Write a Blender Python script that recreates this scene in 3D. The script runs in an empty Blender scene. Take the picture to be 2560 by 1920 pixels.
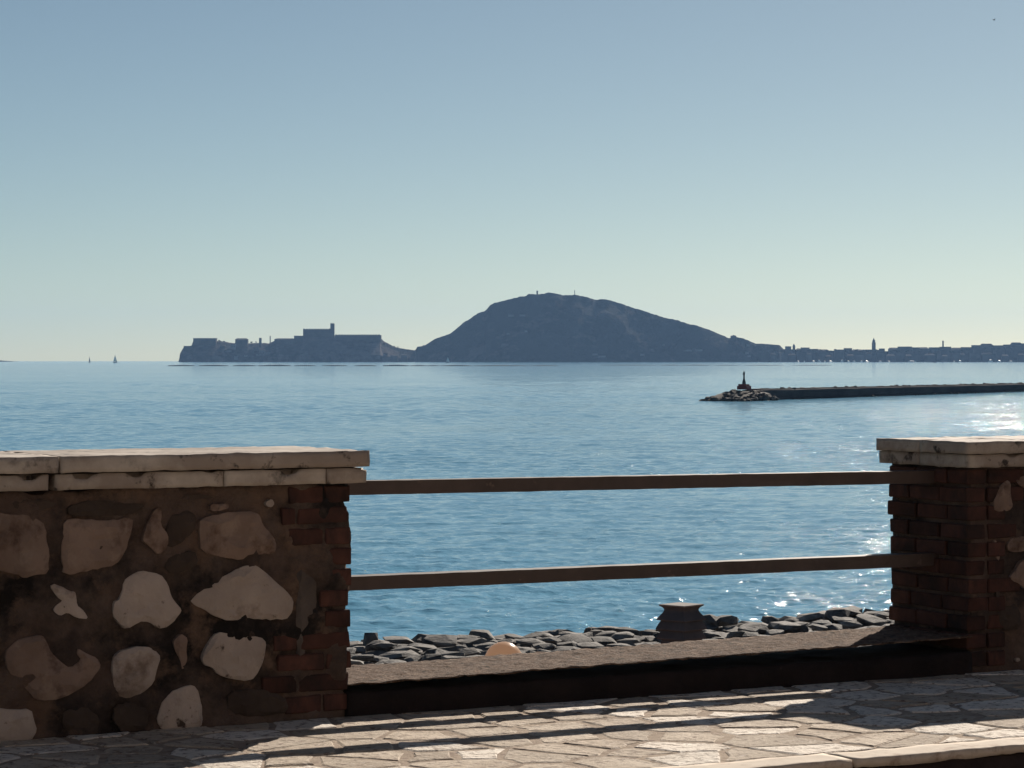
import bpy, bmesh, math, random
import numpy as np
from mathutils import Vector, Matrix, noise, geometry
R = math.radians
random.seed(7)
scene = bpy.context.scene
COL = scene.collection

# ------------------------------------------------------------------ camera
F, EX, EY, HC = 6943.0, 1280.0, 891.5, 1.5     # focal (photo px), level line of the eye, eye height
cam_d = bpy.data.cameras.new('camera')
cam_d.sensor_width = 36.0
cam_d.lens = 36.0 * F / 2560.0
cam_d.shift_y = -(960.0 - EY) / 2560.0
cam_d.clip_start = 0.2
cam_d.clip_end = 60000
cam = bpy.data.objects.new('camera', cam_d)
COL.objects.link(cam)
cam.location = (0, 0, HC)
cam.rotation_euler = (R(90), 0, 0)
scene.camera = cam

# ------------------------------------------------------------------ world, sun, exposure
SUN_EL, SUN_AZ = 27.8, 19.5
SKY = 0.050
world = bpy.data.worlds.new('World')
scene.world = world
world.use_nodes = True
wn, wl = world.node_tree.nodes, world.node_tree.links
wn.clear()
sky = wn.new('ShaderNodeTexSky')
sky.sky_type = 'NISHITA'
sky.sun_disc = False
sky.sun_elevation = R(SUN_EL)
sky.sun_rotation = R(SUN_AZ)
sky.altitude = 600
sky.air_density = 0.6
sky.dust_density = 0.3
sky.ozone_density = 1.0
bg = wn.new('ShaderNodeBackground')
bg.inputs['Strength'].default_value = SKY
wo = wn.new('ShaderNodeOutputWorld')
wvm = wn.new('ShaderNodeVectorMath'); wvm.operation = 'MULTIPLY'   # white balance of the photograph
wvm.inputs[1].default_value = (.83, .865, .772)
wl.new(sky.outputs[0], wvm.inputs[0])
wl.new(wvm.outputs[0], bg.inputs['Color'])
wl.new(bg.outputs[0], wo.inputs['Surface'])

sun_d = bpy.data.lights.new('sun', 'SUN')
sun_d.energy = 5.0
sun_d.angle = R(0.5)
sun_d.color = (1.0, 0.90, 0.78)
sun = bpy.data.objects.new('sun', sun_d)
COL.objects.link(sun)
sun.location = (20, 60, 40)
sun.rotation_euler = (R(-(90 - SUN_EL)), 0, R(-SUN_AZ))   # light comes from ahead, a little to the right

scene.view_settings.view_transform = 'Standard'
scene.view_settings.look = 'None'
scene.view_settings.gamma = 1
scene.view_settings.exposure = 0.4
scene.view_settings.use_curve_mapping = False
scene.render.engine = 'CYCLES'
cy = scene.cycles
cy.use_denoising = True
cy.max_bounces = 6
cy.diffuse_bounces = 3
cy.glossy_bounces = 3
cy.volume_bounces = 0
cy.sample_clamp_direct = 0
cy.sample_clamp_indirect = 4

# ------------------------------------------------------------------ frame of the promenade wall
TH = R(29.1)
OX, OY = -0.592, 11.617
UX, UY = math.cos(TH), math.sin(TH)
NX, NY = -math.sin(TH), math.cos(TH)

def W(s, t, z=0.0):
    return Vector((OX + s*UX + t*NX, OY + s*UY + t*NY, z))

def on_t(px, py, t=0.0):
    """photo pixel -> (s, z) on the vertical plane t"""
    a = (px - EX) / F
    d = (t + OX*NX + OY*NY) / (a*NX + NY)
    return ((a*d - OX)*UX + (d - OY)*UY, HC - (py - EY)/F*d)

def at(px, d, z):
    return Vector(((px - EX)/F*d, d, z))

# ------------------------------------------------------------------ object helpers
def tag(o, label=None, cat=None, group=None, kind=None):
    if label: o['label'] = label
    if cat: o['category'] = cat
    if group: o['group'] = group
    if kind: o['kind'] = kind
    return o

def link(o, parent=None):
    COL.objects.link(o)
    if parent: o.parent = parent
    return o

def empty(name, loc=(0, 0, 0), rz=0.0):
    o = bpy.data.objects.new(name, None)
    o.empty_display_size = 0.2
    o.location = loc
    o.rotation_euler = (0, 0, rz)
    return link(o)

def mesh_of(name, V, Fc, m, smooth=False):
    me = bpy.data.meshes.new(name)
    me.from_pydata([tuple(v) for v in V], [], Fc)
    me.materials.append(m)
    if smooth:
        me.polygons.foreach_set('use_smooth', [True]*len(me.polygons))
    me.update()
    return me

def obj(name, V, Fc, m, parent=None, smooth=False, loc=None):
    o = bpy.data.objects.new(name, mesh_of(name, V, Fc, m, smooth))
    if loc is not None: o.location = loc
    return link(o, parent)

def from_bm(name, bm, m, parent=None, smooth=False):
    me = bpy.data.meshes.new(name)
    bmesh.ops.recalc_face_normals(bm, faces=bm.faces)
    bm.to_mesh(me); bm.free()
    me.materials.append(m)
    if smooth: me.polygons.foreach_set('use_smooth', [True]*len(me.polygons))
    return link(bpy.data.objects.new(name, me), parent)

def box_vf(x0, x1, y0, y1, z0, z1, base=0):
    V = [(x0,y0,z0),(x1,y0,z0),(x1,y1,z0),(x0,y1,z0),(x0,y0,z1),(x1,y0,z1),(x1,y1,z1),(x0,y1,z1)]
    Q = [(0,3,2,1),(4,5,6,7),(0,1,5,4),(1,2,6,5),(2,3,7,6),(3,0,4,7)]
    return V, [tuple(i+base for i in q) for q in Q]

def boxes(name, lst, m, parent=None):
    V, Q = [], []
    for b in lst:
        v, q = box_vf(*b, base=len(V)); V += v; Q += q
    return obj(name, V, Q, m, parent)

def rough_box(a, b, step, amp, nscale, seed=0.0, fn=None):
    """a box whose faces are gridded and displaced by coherent noise; fn(v) may move vertices further"""
    a, b = Vector(a), Vector(b)
    n = [max(1, int(round((b[i]-a[i])/step))) for i in range(3)]
    idx, V, Q = {}, [], []
    def vert(i, j, k):
        key = (i, j, k)
        if key not in idx:
            p = Vector((a.x+(b.x-a.x)*i/n[0], a.y+(b.y-a.y)*j/n[1], a.z+(b.z-a.z)*k/n[2]))
            q = p*nscale + Vector((seed, seed*1.7, seed*0.3))
            d = Vector((noise.fractal(q, 0.8, 2.2, 4), noise.fractal(q+Vector((31,7,3)), 0.8, 2.2, 4), noise.fractal(q+Vector((5,57,13)), 0.8, 2.2, 4)))
            p2 = p + d*amp
            if fn: p2 = fn(p2, p)
            idx[key] = len(V); V.append(p2)
        return idx[key]
    for (ax, fx, rev) in ((0,0,0),(0,1,1),(1,0,1),(1,1,0),(2,0,0),(2,1,1)):
        u, w = [q for q in range(3) if q != ax]
        for i in range(n[u]):
            for j in range(n[w]):
                c = []
                for (di, dj) in ((0,0),(1,0),(1,1),(0,1)):
                    k3 = [0,0,0]; k3[ax] = n[ax]*fx; k3[u] = i+di; k3[w] = j+dj
                    c.append(vert(*k3))
                if not rev: c.reverse()
                Q.append(tuple(c))
    return V, Q

# ------------------------------------------------------------------ materials
def M(name, cols, scale=4.0, detail=6, rough=0.9, bump=0.4, bscale=40, bdist=0.01, dirt=None, speck=None, rnd=0.0, spec=0.3, stretch=None, metal=0.0):
    m = bpy.data.materials.new(name)
    m.use_nodes = True
    N, L = m.node_tree.nodes, m.node_tree.links
    N.clear()
    out = N.new('ShaderNodeOutputMaterial')
    p = N.new('ShaderNodeBsdfPrincipled')
    L.new(p.outputs[0], out.inputs['Surface'])
    p.inputs['Roughness'].default_value = rough
    p.inputs['Metallic'].default_value = metal
    p.inputs['Specular IOR Level'].default_value = spec
    tc = N.new('ShaderNodeTexCoord')
    oi = N.new('ShaderNodeObjectInfo')
    add = N.new('ShaderNodeVectorMath'); add.operation = 'MULTIPLY_ADD'
    comb = N.new('ShaderNodeCombineXYZ')
    for i in range(3): L.new(oi.outputs['Random'], comb.inputs[i])
    L.new(comb.outputs[0], add.inputs[0]); add.inputs[1].default_value = (37, 17, 53)
    L.new(tc.outputs['Object'], add.inputs[2])
    vec = add.outputs[0]
    if stretch:
        mp = N.new('ShaderNodeMapping'); mp.inputs['Scale'].default_value = stretch
        L.new(vec, mp.inputs['Vector']); vec = mp.outputs[0]
    def nz(sc, det=6, ro=0.6):
        n = N.new('ShaderNodeTexNoise'); n.inputs['Scale'].default_value = sc
        n.inputs['Detail'].default_value = det; n.inputs['Roughness'].default_value = ro
        L.new(vec, n.inputs['Vector']); return n.outputs['Fac']
    ramp = N.new('ShaderNodeValToRGB')
    L.new(nz(scale, detail), ramp.inputs[0])
    e = ramp.color_ramp.elements
    k = len(cols)
    e[0].position = 0.32; e[0].color = (*cols[0], 1)
    e[1].position = 0.68; e[1].color = (*cols[-1], 1)
    for i in range(1, k-1):
        x = e.new(0.32 + 0.36*i/(k-1)); x.color = (*cols[i], 1)
    c = ramp.outputs[0]
    def mask(sc, thr, w, det=7):
        mr = N.new('ShaderNodeMapRange'); mr.inputs['From Min'].default_value = thr-w; mr.inputs['From Max'].default_value = thr+w
        L.new(nz(sc, det, 0.65), mr.inputs['Value']); return mr.outputs[0]
    for lay in (dirt, speck):
        if lay:
            colr, sc, thr, w = lay
            mx = N.new('ShaderNodeMix'); mx.data_type = 'RGBA'
            L.new(mask(sc, thr, w), mx.inputs[0]); L.new(c, mx.inputs[6]); mx.inputs[7].default_value = (*colr, 1)
            c = mx.outputs[2]
    if rnd:
        mr = N.new('ShaderNodeMapRange'); mr.inputs['To Min'].default_value = 1-rnd; mr.inputs['To Max'].default_value = 1+rnd
        L.new(oi.outputs['Random'], mr.inputs['Value'])
        vm = N.new('ShaderNodeVectorMath'); vm.operation = 'SCALE'
        L.new(c, vm.inputs[0]); L.new(mr.outputs[0], vm.inputs['Scale']); c = vm.outputs[0]
    L.new(c, p.inputs['Base Color'])
    if bump:
        b = N.new('ShaderNodeBump'); b.inputs['Strength'].default_value = bump; b.inputs['Distance'].default_value = bdist
        L.new(nz(bscale, 8, 0.65), b.inputs['Height']); L.new(b.outputs[0], p.inputs['Normal'])
    return m

MAT = dict(
    coping = M('weathered_limestone_slab', [(.27,.22,.185),(.37,.315,.265)], 5, rough=.8, bump=.25, bscale=30, bdist=.006,
               dirt=((.05,.04,.035), 11, .61, .04), speck=((.56,.50,.43), 3, .58, .12)),
    mortar = M('brown_wall_mortar', [(.062,.045,.038),(.112,.077,.061),(.17,.125,.10)], 2.6, rough=.95, bump=1.0, bscale=22, bdist=.035,
               dirt=((.016,.013,.012), 1.9, .55, .08), speck=((.16,.105,.075), 4.5, .58, .06)),
    stone_pale = M('pale_wall_stone', [(.34,.28,.24),(.47,.395,.345)], 5, rough=.9, bump=.8, bscale=22, bdist=.02,
               dirt=((.07,.05,.04), 14, .66, .035), speck=((.20,.15,.12), 4, .62, .06), rnd=.12),
    stone_tan = M('tan_wall_stone', [(.18,.125,.098),(.27,.195,.155)], 5, rough=.9, bump=.6, bscale=22, bdist=.012,
               dirt=((.07,.04,.028), 6, .60, .08), speck=((.28,.21,.165), 9, .62, .06), rnd=.12),
    mortar_grey = M('grey_mortar_patch', [(.07,.055,.048),(.12,.10,.088)], 6, rough=.95, bump=.8, bscale=30, bdist=.012),
    stone_dark = M('dark_wall_stone', [(.040,.028,.022),(.075,.054,.042)], 5, rough=.9, bump=.6, bscale=22, bdist=.012, rnd=.15),
    brick = M('dark_red_brick', [(.052,.023,.018),(.092,.040,.029)], 9, rough=.93, bump=.6, bscale=40, bdist=.006,
              dirt=((.025,.016,.014), 4, .56, .1), speck=((.11,.07,.055), 20, .74, .04), rnd=.3),
    pier_core = M('dark_brick_mortar', [(.013,.009,.008),(.028,.019,.016)], 8, rough=.95, bump=.8, bscale=40, bdist=.01),
    rail = M('brown_painted_rail', [(.062,.044,.037),(.088,.063,.053)], 7, rough=.6, bump=.2, bscale=50, bdist=.003, spec=.4,
             speck=((.18,.13,.10), 16, .70, .05)),
    kerb = M('rough_mossy_concrete', [(.085,.050,.032),(.155,.098,.066),(.23,.16,.115)], 13, rough=.95, bump=1.0, bscale=45, bdist=.03,
             dirt=((.035,.026,.018), 22, .60, .06), speck=((.27,.22,.18), 52, .62, .07)),
    flag = M('beige_flagstone', [(.38,.30,.225),(.47,.385,.295),(.59,.495,.395)], 4.5, rough=.85, bump=1.0, bscale=30, bdist=.014,
               dirt=((.20,.14,.105), 24, .58, .05), speck=((.60,.52,.44), 34, .62, .04), rnd=.13),
    flag_pale = M('pale_flagstone', [(.68,.59,.49),(.84,.76,.66)], 6, rough=.8, bump=1.0, bscale=30, bdist=.016,
               dirt=((.27,.20,.15), 26, .57, .05), rnd=.1),
    flag_mortar = M('pinkish_paving_mortar', [(.31,.235,.175),(.42,.33,.25)], 5, rough=.95, bump=1.0, bscale=28, bdist=.014,
             dirt=((.20,.14,.11), 12, .60, .06), speck=((.48,.39,.325), 30, .62, .04)),
    kerbstone = M('worn_pale_kerbstone', [(.50,.42,.335),(.62,.53,.435)], 7, rough=.85, bump=.4, bscale=30, bdist=.006,
             dirt=((.32,.23,.17), 8, .60, .06)),
    plinth = M('shade_black_plinth', [(.010,.007,.007),(.022,.015,.014)], 5, rough=.95, bump=.8, bscale=30, bdist=.01, speck=((.05,.035,.03), 14, .70, .05)),  # shade of the kerb front is put into this near-black colour
    riser = M('dark_concrete', [(.020,.013,.013),(.042,.030,.028)], 6, rough=.95, bump=.8, bscale=30, bdist=.01, speck=((.13,.10,.095), 18, .70, .04)),  # dark tone for the riser under the kerbstones and the house doors
    asphalt = M('grey_asphalt', [(.15,.125,.105),(.22,.185,.16)], 20, rough=.95, bump=.6, bscale=120, bdist=.006),
    earth = M('brown_earth', [(.10,.08,.06),(.18,.15,.11)], .3, rough=.95, bump=.5, bscale=3, bdist=.1),
    rock = M('grey_shore_rock', [(.08,.072,.067),(.16,.147,.135),(.28,.26,.24)], 1.5, rough=.85, bump=.8, bscale=7, bdist=.06, rnd=.35, spec=.4,
             dirt=((.035,.033,.034), 1.1, .58, .06)),
    chimney = M('sooty_terracotta', [(.072,.070,.078),(.108,.104,.115)], 6, rough=.85, bump=.3, bscale=40, bdist=.006),
    chimney_top = M('grey_cement_cap', [(.22,.20,.19),(.30,.275,.26)], 8, rough=.9, bump=.4, bscale=40, bdist=.006),
    plaster = M('pale_plaster', [(.45,.40,.34),(.55,.5,.43)], 2, rough=.9, bump=.2, bscale=30, bdist=.01),
    tile = M('terracotta_roof', [(.22,.10,.06),(.32,.16,.10)], 4, rough=.9, bump=.5, bscale=20, bdist=.02),
    metal = M('dark_painted_metal', [(.03,.03,.032),(.05,.05,.052)], 5, rough=.5, bump=.1, bscale=40, bdist=.002),
    white = M('white_paint', [(.72,.72,.70),(.82,.82,.80)], 1, rough=.4, bump=0),
    gloss = M('white_glint_panel', [(.5,.5,.49),(.6,.6,.58)], 1, rough=.55, bump=0, spec=.5),  # for the tilted panels added to the moored boats as sun glints
    sail = M('pale_sailcloth', [(.62,.60,.56),(.75,.73,.68)], .3, rough=.8, bump=0),
    greyhull = M('dark_boat_hull', [(.05,.055,.07),(.09,.09,.1)], 1, rough=.5, bump=0),
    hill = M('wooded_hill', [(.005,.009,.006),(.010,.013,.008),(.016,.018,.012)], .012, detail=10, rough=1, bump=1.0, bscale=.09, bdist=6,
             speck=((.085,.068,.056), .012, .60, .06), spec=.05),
    cliff = M('old_town_rock_slope', [(.025,.026,.024),(.09,.075,.066),(.18,.145,.125)], .022, detail=10, rough=1, bump=1.0, bscale=.1, bdist=5,
             dirt=((.010,.013,.010), .014, .56, .05), spec=.05),
    farstone = M('old_fortress_stone', [(.05,.044,.040),(.085,.074,.066)], .08, rough=.95, bump=.5, bscale=.5, bdist=.5, rnd=.3, spec=.1),
    farhouse = M('faded_town_render', [(.07,.06,.056),(.12,.104,.096)], .06, rough=.95, bump=.2, bscale=.5, bdist=.3, rnd=.4, spec=.1),
    farpale = M('pale_town_render', [(.17,.17,.17),(.23,.22,.215)], .06, rough=.9, bump=.2, bscale=.5, bdist=.3, rnd=.2, spec=.2),
    farroof = M('faded_roof_tiles', [(.035,.026,.024),(.05,.038,.034)], .06, rough=.95, bump=.2, bscale=.5, bdist=.3, rnd=.3, spec=.1),
    farfoliage = M('dark_far_foliage', [(.008,.014,.009),(.018,.024,.015)], .4, rough=1, bump=.5, bscale=1.5, bdist=.5, spec=.05),
    farglass = M('dark_far_window', [(.02,.022,.026),(.03,.03,.035)], 1, rough=.3, bump=0),
    mole = M('dark_stained_concrete', [(.030,.026,.030),(.055,.047,.050)], .15, rough=.95, bump=.5, bscale=1.5, bdist=.1, spec=.2),
    mole_rock = M('brown_armour_rock', [(.04,.033,.03),(.085,.072,.064)], .6, rough=.9, bump=.6, bscale=2, bdist=.15, rnd=.3),
    redpaint = M('dark_red_paint', [(.16,.022,.018),(.22,.035,.025)], .8, rough=.6, bump=.1, bscale=5, bdist=.02),
    float_ = M('dark_mussel_float', [(.012,.016,.024),(.022,.026,.035)], 1, rough=.6, bump=0),
    feather = M('grey_feathers', [(.10,.10,.11),(.2,.2,.2)], 6, rough=.8, bump=0),
)

# globe lamp: translucent peach plastic lit from behind
def globe_mat():
    m = bpy.data.materials.new('peach_translucent_plastic')
    m.use_nodes = True
    N, L = m.node_tree.nodes, m.node_tree.links
    N.clear()
    out = N.new('ShaderNodeOutputMaterial')
    d = N.new('ShaderNodeBsdfPrincipled'); d.inputs['Base Color'].default_value = (.76,.62,.50,1); d.inputs['Roughness'].default_value = .25
    t = N.new('ShaderNodeBsdfTranslucent'); t.inputs['Color'].default_value = (.88,.68,.52,1)
    mx = N.new('ShaderNodeMixShader'); mx.inputs[0].default_value = .6
    L.new(d.outputs[0], mx.inputs[1]); L.new(t.outputs[0], mx.inputs[2]); L.new(mx.outputs[0], out.inputs['Surface'])
    return m
MAT['globe'] = globe_mat()

def sea_mat():
    m = bpy.data.materials.new('sea_water')
    m.use_nodes = True
    N, L = m.node_tree.nodes, m.node_tree.links
    N.clear()
    out = N.new('ShaderNodeOutputMaterial')
    p = N.new('ShaderNodeBsdfPrincipled')
    L.new(p.outputs[0], out.inputs['Surface'])
    p.inputs['Base Color'].default_value = (.14, .365, .525, 1)
    p.inputs['IOR'].default_value = 1.333
    tc = N.new('ShaderNodeTexCoord')
    def nz(sx, sy, det, ro=.55, rot=0.0):
        mp = N.new('ShaderNodeMapping'); mp.inputs['Scale'].default_value = (sx, sy, 1); mp.inputs['Rotation'].default_value = (0,0,rot)
        L.new(tc.outputs['Object'], mp.inputs['Vector'])
        n = N.new('ShaderNodeTexNoise'); n.inputs['Scale'].default_value = 1; n.inputs['Detail'].default_value = det; n.inputs['Roughness'].default_value = ro
        L.new(mp.outputs[0], n.inputs['Vector']); return n.outputs['Fac']
    # wind patches and slicks change how rough the surface is
    slick = nz(.006, .009, 11, .70, .25)
    mr = N.new('ShaderNodeMapRange'); mr.inputs['From Min'].default_value = .40; mr.inputs['From Max'].default_value = .62
    mr.inputs['To Min'].default_value = .35; mr.inputs['To Max'].default_value = 1.0
    L.new(slick, mr.inputs['Value'])
    rr = N.new('ShaderNodeMapRange'); rr.inputs['To Min'].default_value = .05; rr.inputs['To Max'].default_value = .10
    L.new(slick, rr.inputs['Value']); L.new(rr.outputs[0], p.inputs['Roughness'])
    b0 = N.new('ShaderNodeBump'); b0.inputs['Distance'].default_value = 1.0; b0.inputs['Strength'].default_value = .4
    L.new(nz(.07, .16, 3, .6, .12), b0.inputs['Height'])
    b1 = N.new('ShaderNodeBump'); b1.inputs['Distance'].default_value = .20; L.new(b0.outputs[0], b1.inputs['Normal'])
    # long thin slicks lying across the bay
    sa = N.new('ShaderNodeMath'); sa.operation = 'SUBTRACT'; sa.inputs[1].default_value = .5; L.new(nz(.0035, .022, 4, .55, .05), sa.inputs[0])
    sb = N.new('ShaderNodeMath'); sb.operation = 'ABSOLUTE'; L.new(sa.outputs[0], sb.inputs[0])
    sc_ = N.new('ShaderNodeMapRange'); sc_.inputs['From Max'].default_value = .022; sc_.inputs['To Min'].default_value = .12; sc_.inputs['To Max'].default_value = 1
    L.new(sb.outputs[0], sc_.inputs['Value'])
    sm = N.new('ShaderNodeMath'); sm.operation = 'MULTIPLY'; L.new(mr.outputs[0], sm.inputs[0]); L.new(sc_.outputs[0], sm.inputs[1])
    L.new(sm.outputs[0], b1.inputs['Strength']); L.new(nz(.8, 1.3, 5, .62, .3), b1.inputs['Height'])
    b2 = N.new('ShaderNodeBump'); b2.inputs['Distance'].default_value = .08; b2.inputs['Strength'].default_value = .8
    L.new(nz(2.6, 4.2, 4, .6, -.2), b2.inputs['Height']); L.new(b1.outputs[0], b2.inputs['Normal'])
    L.new(b2.outputs[0], p.inputs['Normal'])
    return m
MAT['sea'] = sea_mat()

# ------------------------------------------------------------------ sea: curved like the earth, with modelled waves near the shore
SEA_Z, RE = -8.5, 7.3e6
def sea_level(d): return SEA_Z - d*d/(2*RE)

def build_sea():
    nc = 620
    dl = [72.0]
    while dl[-1] < 2600: dl.append(dl[-1] + max(.20, dl[-1]*.0023))
    d = np.array(dl)
    a = np.linspace(-.225, .225, nc)
    D, A = np.meshgrid(d, a, indexing='ij')
    X, Y = (A*D).astype(np.float32), D.astype(np.float32)
    dd = np.gradient(d)[:, None].astype(np.float32)
    Z = np.zeros_like(X)
    rng = np.random.default_rng(5)
    wind = R(-66)
    for i in range(104):
        lam = 0.6*(9/0.6)**(rng.random()**1.15)
        k = 2*math.pi/lam
        ang = wind + rng.normal()*0.62
        amp = 0.0068*lam**0.36
        kx, ky = k*math.cos(ang), k*math.sin(ang)
        ph = rng.random()*6.28
        filt = np.clip(lam/dd/2.2 - .5, 0, 1)
        last = int((filt[:, 0] > 0).sum())
        if last < 2: continue
        q = kx*X[:last] + ky*Y[:last] + ph
        Z[:last] += amp*filt[:last]*np.sin(q + .5*np.sin(q))
    gust = 0.72 + .30*np.sin(X*.031 + 1.3*np.sin(Y*.012)) * np.sin(Y*.019 + .8) + .18*np.sin(X*.11 + Y*.023)*np.sin(Y*.06)
    Z = Z*gust
    fade = np.clip((a + .225)/.01, 0, 1)*np.clip((.225 - a)/.01, 0, 1)
    Z = SEA_Z + Z*fade[None, :]
    # far rows, smooth and curved
    df = np.array([2900,3300,3800,4500,5400,6500,7800,8800,9600,10400,11200,12000,12400], float)
    na = nc
    Df, Af = np.meshgrid(df, a, indexing='ij')
    X = np.vstack([X, Af*Df]); Y = np.vstack([Y, Df]); Z = np.vstack([Z, np.full_like(Df, SEA_Z)])
    Z = Z - (X**2 + Y**2)/(2*RE)
    V = np.stack([X, Y, Z], -1).reshape(-1, 3).astype(np.float32)
    n = X.shape[0]
    ii = np.arange((n-1)*nc).reshape(n-1, nc)[:, :-1].ravel()
    Q = np.stack([ii, ii+1, ii+1+nc, ii+nc], 1).astype(np.int32)
    me = bpy.data.meshes.new('sea')
    me.vertices.add(len(V)); me.vertices.foreach_set('co', V.ravel())
    me.loops.add(Q.size); me.loops.foreach_set('vertex_index', Q.ravel())
    me.polygons.add(len(Q)); me.polygons.foreach_set('loop_start', np.arange(0, Q.size, 4, dtype=np.int32))
    me.polygons.foreach_set('use_smooth', np.ones(len(Q), bool))
    me.update(calc_edges=True)
    me.materials.append(MAT['sea'])
    o = link(bpy.data.objects.new('sea', me))
    tag(o, kind='structure')
    # the sea to either side, outside the view
    for sg in (-1, 1):
        V, Q = [], []
        for r in [72,150,300,600,1200,2600,4500,6500,9000,11400,12400]:
            for f in (.2245, .5, .75, 1.0):
                V.append((sg*f*r, r, sea_level(r) - f*f*r*r/(2*RE) - .02))
        for i in range(10):
            for j in range(3):
                q = (i*4+j, i*4+j+1, (i+1)*4+j+1, (i+1)*4+j)
                Q.append(q if sg > 0 else q[::-1])
        tag(obj('sea', V, Q, MAT['sea'], smooth=True), kind='structure')
build_sea()

# ------------------------------------------------------------------ ground: road, embankment, shore shelf
tag(obj('road', [W(-40,-14,-.14), W(40,-14,-.14), W(40,-2.0,-.14), W(-40,-2.0,-.14)], [(0,1,2,3)], MAT['asphalt']), kind='structure')
# slope behind the promenade down to the shore, then under water
prof = [(.68,-.32),(.70,-6.6),(14,-6.9),(40,-7.6),(58,-8.05),(70,-8.12),(73.5,-9.2),(95,-13)]
V, Q = [], []
for i, s in enumerate(np.linspace(-60, 80, 30)):
    for (t, z) in prof:
        V.append(W(s, t, z + (noise.noise(Vector((s*.2, t*.2, 0)))*(.25 if t < 50 else .08) if t > 2 else 0)))
np_ = len(prof)
for i in range(29):
    for j in range(np_-1):
        Q.append((i*np_+j, (i+1)*np_+j, (i+1)*np_+j+1, i*np_+j+1))
tag(obj('ground', V, Q, MAT['earth']), kind='structure')

# ------------------------------------------------------------------ pavement with crazy paving
PAV_T0, PAV_T1 = -1.87, 0.66
def voronoi(pts, lo, hi):
    cells = []
    for i, p in enumerate(pts):
        poly = [(lo[0],lo[1]),(hi[0],lo[1]),(hi[0],hi[1]),(lo[0],hi[1])]
        for j, q in enumerate(pts):
            if i == j: continue
            dx, dy = q[0]-p[0], q[1]-p[1]
            if dx*dx+dy*dy > 1.1: continue
            mx, my = (p[0]+q[0])/2, (p[1]+q[1])/2
            new = []
            for k in range(len(poly)):
                a, b = poly[k], poly[(k+1) % len(poly)]
                fa = (a[0]-mx)*dx+(a[1]-my)*dy; fb = (b[0]-mx)*dx+(b[1]-my)*dy
                if fa <= 0: new.append(a)
                if fa*fb < 0:
                    w = fa/(fa-fb); new.append((a[0]+(b[0]-a[0])*w, a[1]+(b[1]-a[1])*w))
            poly = new
            if not poly: break
        cells.append(poly)
    return cells

pav = empty('pavement', W(0, 0, 0), TH); tag(pav, kind='structure')
V, Q = rough_box((-6, -2.0, -.30), (7, PAV_T1, -.0015), .12, .0012, 6, 2.0)
obj('mortar_bed', V, Q, MAT['flag_mortar'], pav, smooth=True)
rp = random.Random(11)
pts = []
gs, gt = .30, .25
for i in range(int(7.6/gs)):
    for j in range(int(1.86/gt)+1):
        pts.append((-3.1 + (i+.5*(j % 2))*gs + rp.uniform(-.13,.13), PAV_T0 + .12 + j*gt + rp.uniform(-.11,.11)))
pts = [p for p in pts if p[1] < .02]
for cell in voronoi(pts, (-3.2, PAV_T0+.01), (4.6, .0)):
    if len(cell) < 3: continue
    cx = sum(c[0] for c in cell)/len(cell); cy_ = sum(c[1] for c in cell)/len(cell)
    gap = rp.uniform(.006, .030)
    ring = []
    for k in range(len(cell)):
        a, b = cell[k], cell[(k+1) % len(cell)]
        L_ = math.hypot(b[0]-a[0], b[1]-a[1])
        if L_ < .02: continue
        ring.append((a[0], a[1]))
        if L_ > .09: ring.append(((a[0]+b[0])/2 + rp.uniform(-.018,.018), (a[1]+b[1])/2 + rp.uniform(-.018,.018)))
    if len(ring) < 3: continue
    def shrink(g):
        res = []
        for (x, y) in ring:
            r = math.hypot(x-cx, y-cy_) or .01
            f = max(.3, 1 - g*1.25/r); res.append((cx+(x-cx)*f, cy_+(y-cy_)*f))
        return res
    zt = rp.uniform(.0012, .0045)
    tilt = (rp.uniform(-.003,.003), rp.uniform(-.003,.003))
    o1, o2 = shrink(gap), shrink(gap+.008)
    n = len(ring)
    V = [(x-cx, y-cy_, -.012) for x, y in o1] + [(x-cx, y-cy_, zt-.004) for x, y in o1] + [(x-cx, y-cy_, zt + (x-cx)*tilt[0] + (y-cy_)*tilt[1]) for x, y in o2]
    Q = [(i, (i+1) % n, n+(i+1) % n, n+i) for i in range(n)] + [(n+i, n+(i+1) % n, 2*n+(i+1) % n, 2*n+i) for i in range(n)]
    Q.append(tuple(range(2*n, 3*n)))
    pale = rp.random() < (.20 if cx < .6 else .48)
    obj('flagstone', V, Q, MAT['flag_pale' if pale else 'flag'], pav, loc=(cx, cy_, 0))
# kerbstones along the road edge
s = -4.0
while s < 5.5:
    L_ = rp.uniform(.8, 1.15)
    sd = rp.random()*50
    V, Q = rough_box((s+.006, -2.050, -.030), (s+L_-.006, PAV_T0, .004), .035, .010, 9, sd,
                     lambda p2, p: Vector((p2.x, p2.y, p.z + (p2.z-p.z)*.35)) if p.z > -.01 else p2)
    V = [v - Vector((s, -1.95, 0)) for v in V]
    obj('kerbstone', V, Q, MAT['kerbstone'], pav, loc=(s, -1.95, 0), smooth=True)
    s += L_

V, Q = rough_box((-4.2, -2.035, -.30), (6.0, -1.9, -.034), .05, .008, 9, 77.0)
obj('kerb_riser', V, Q, MAT['riser'], pav, smooth=True)

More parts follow.
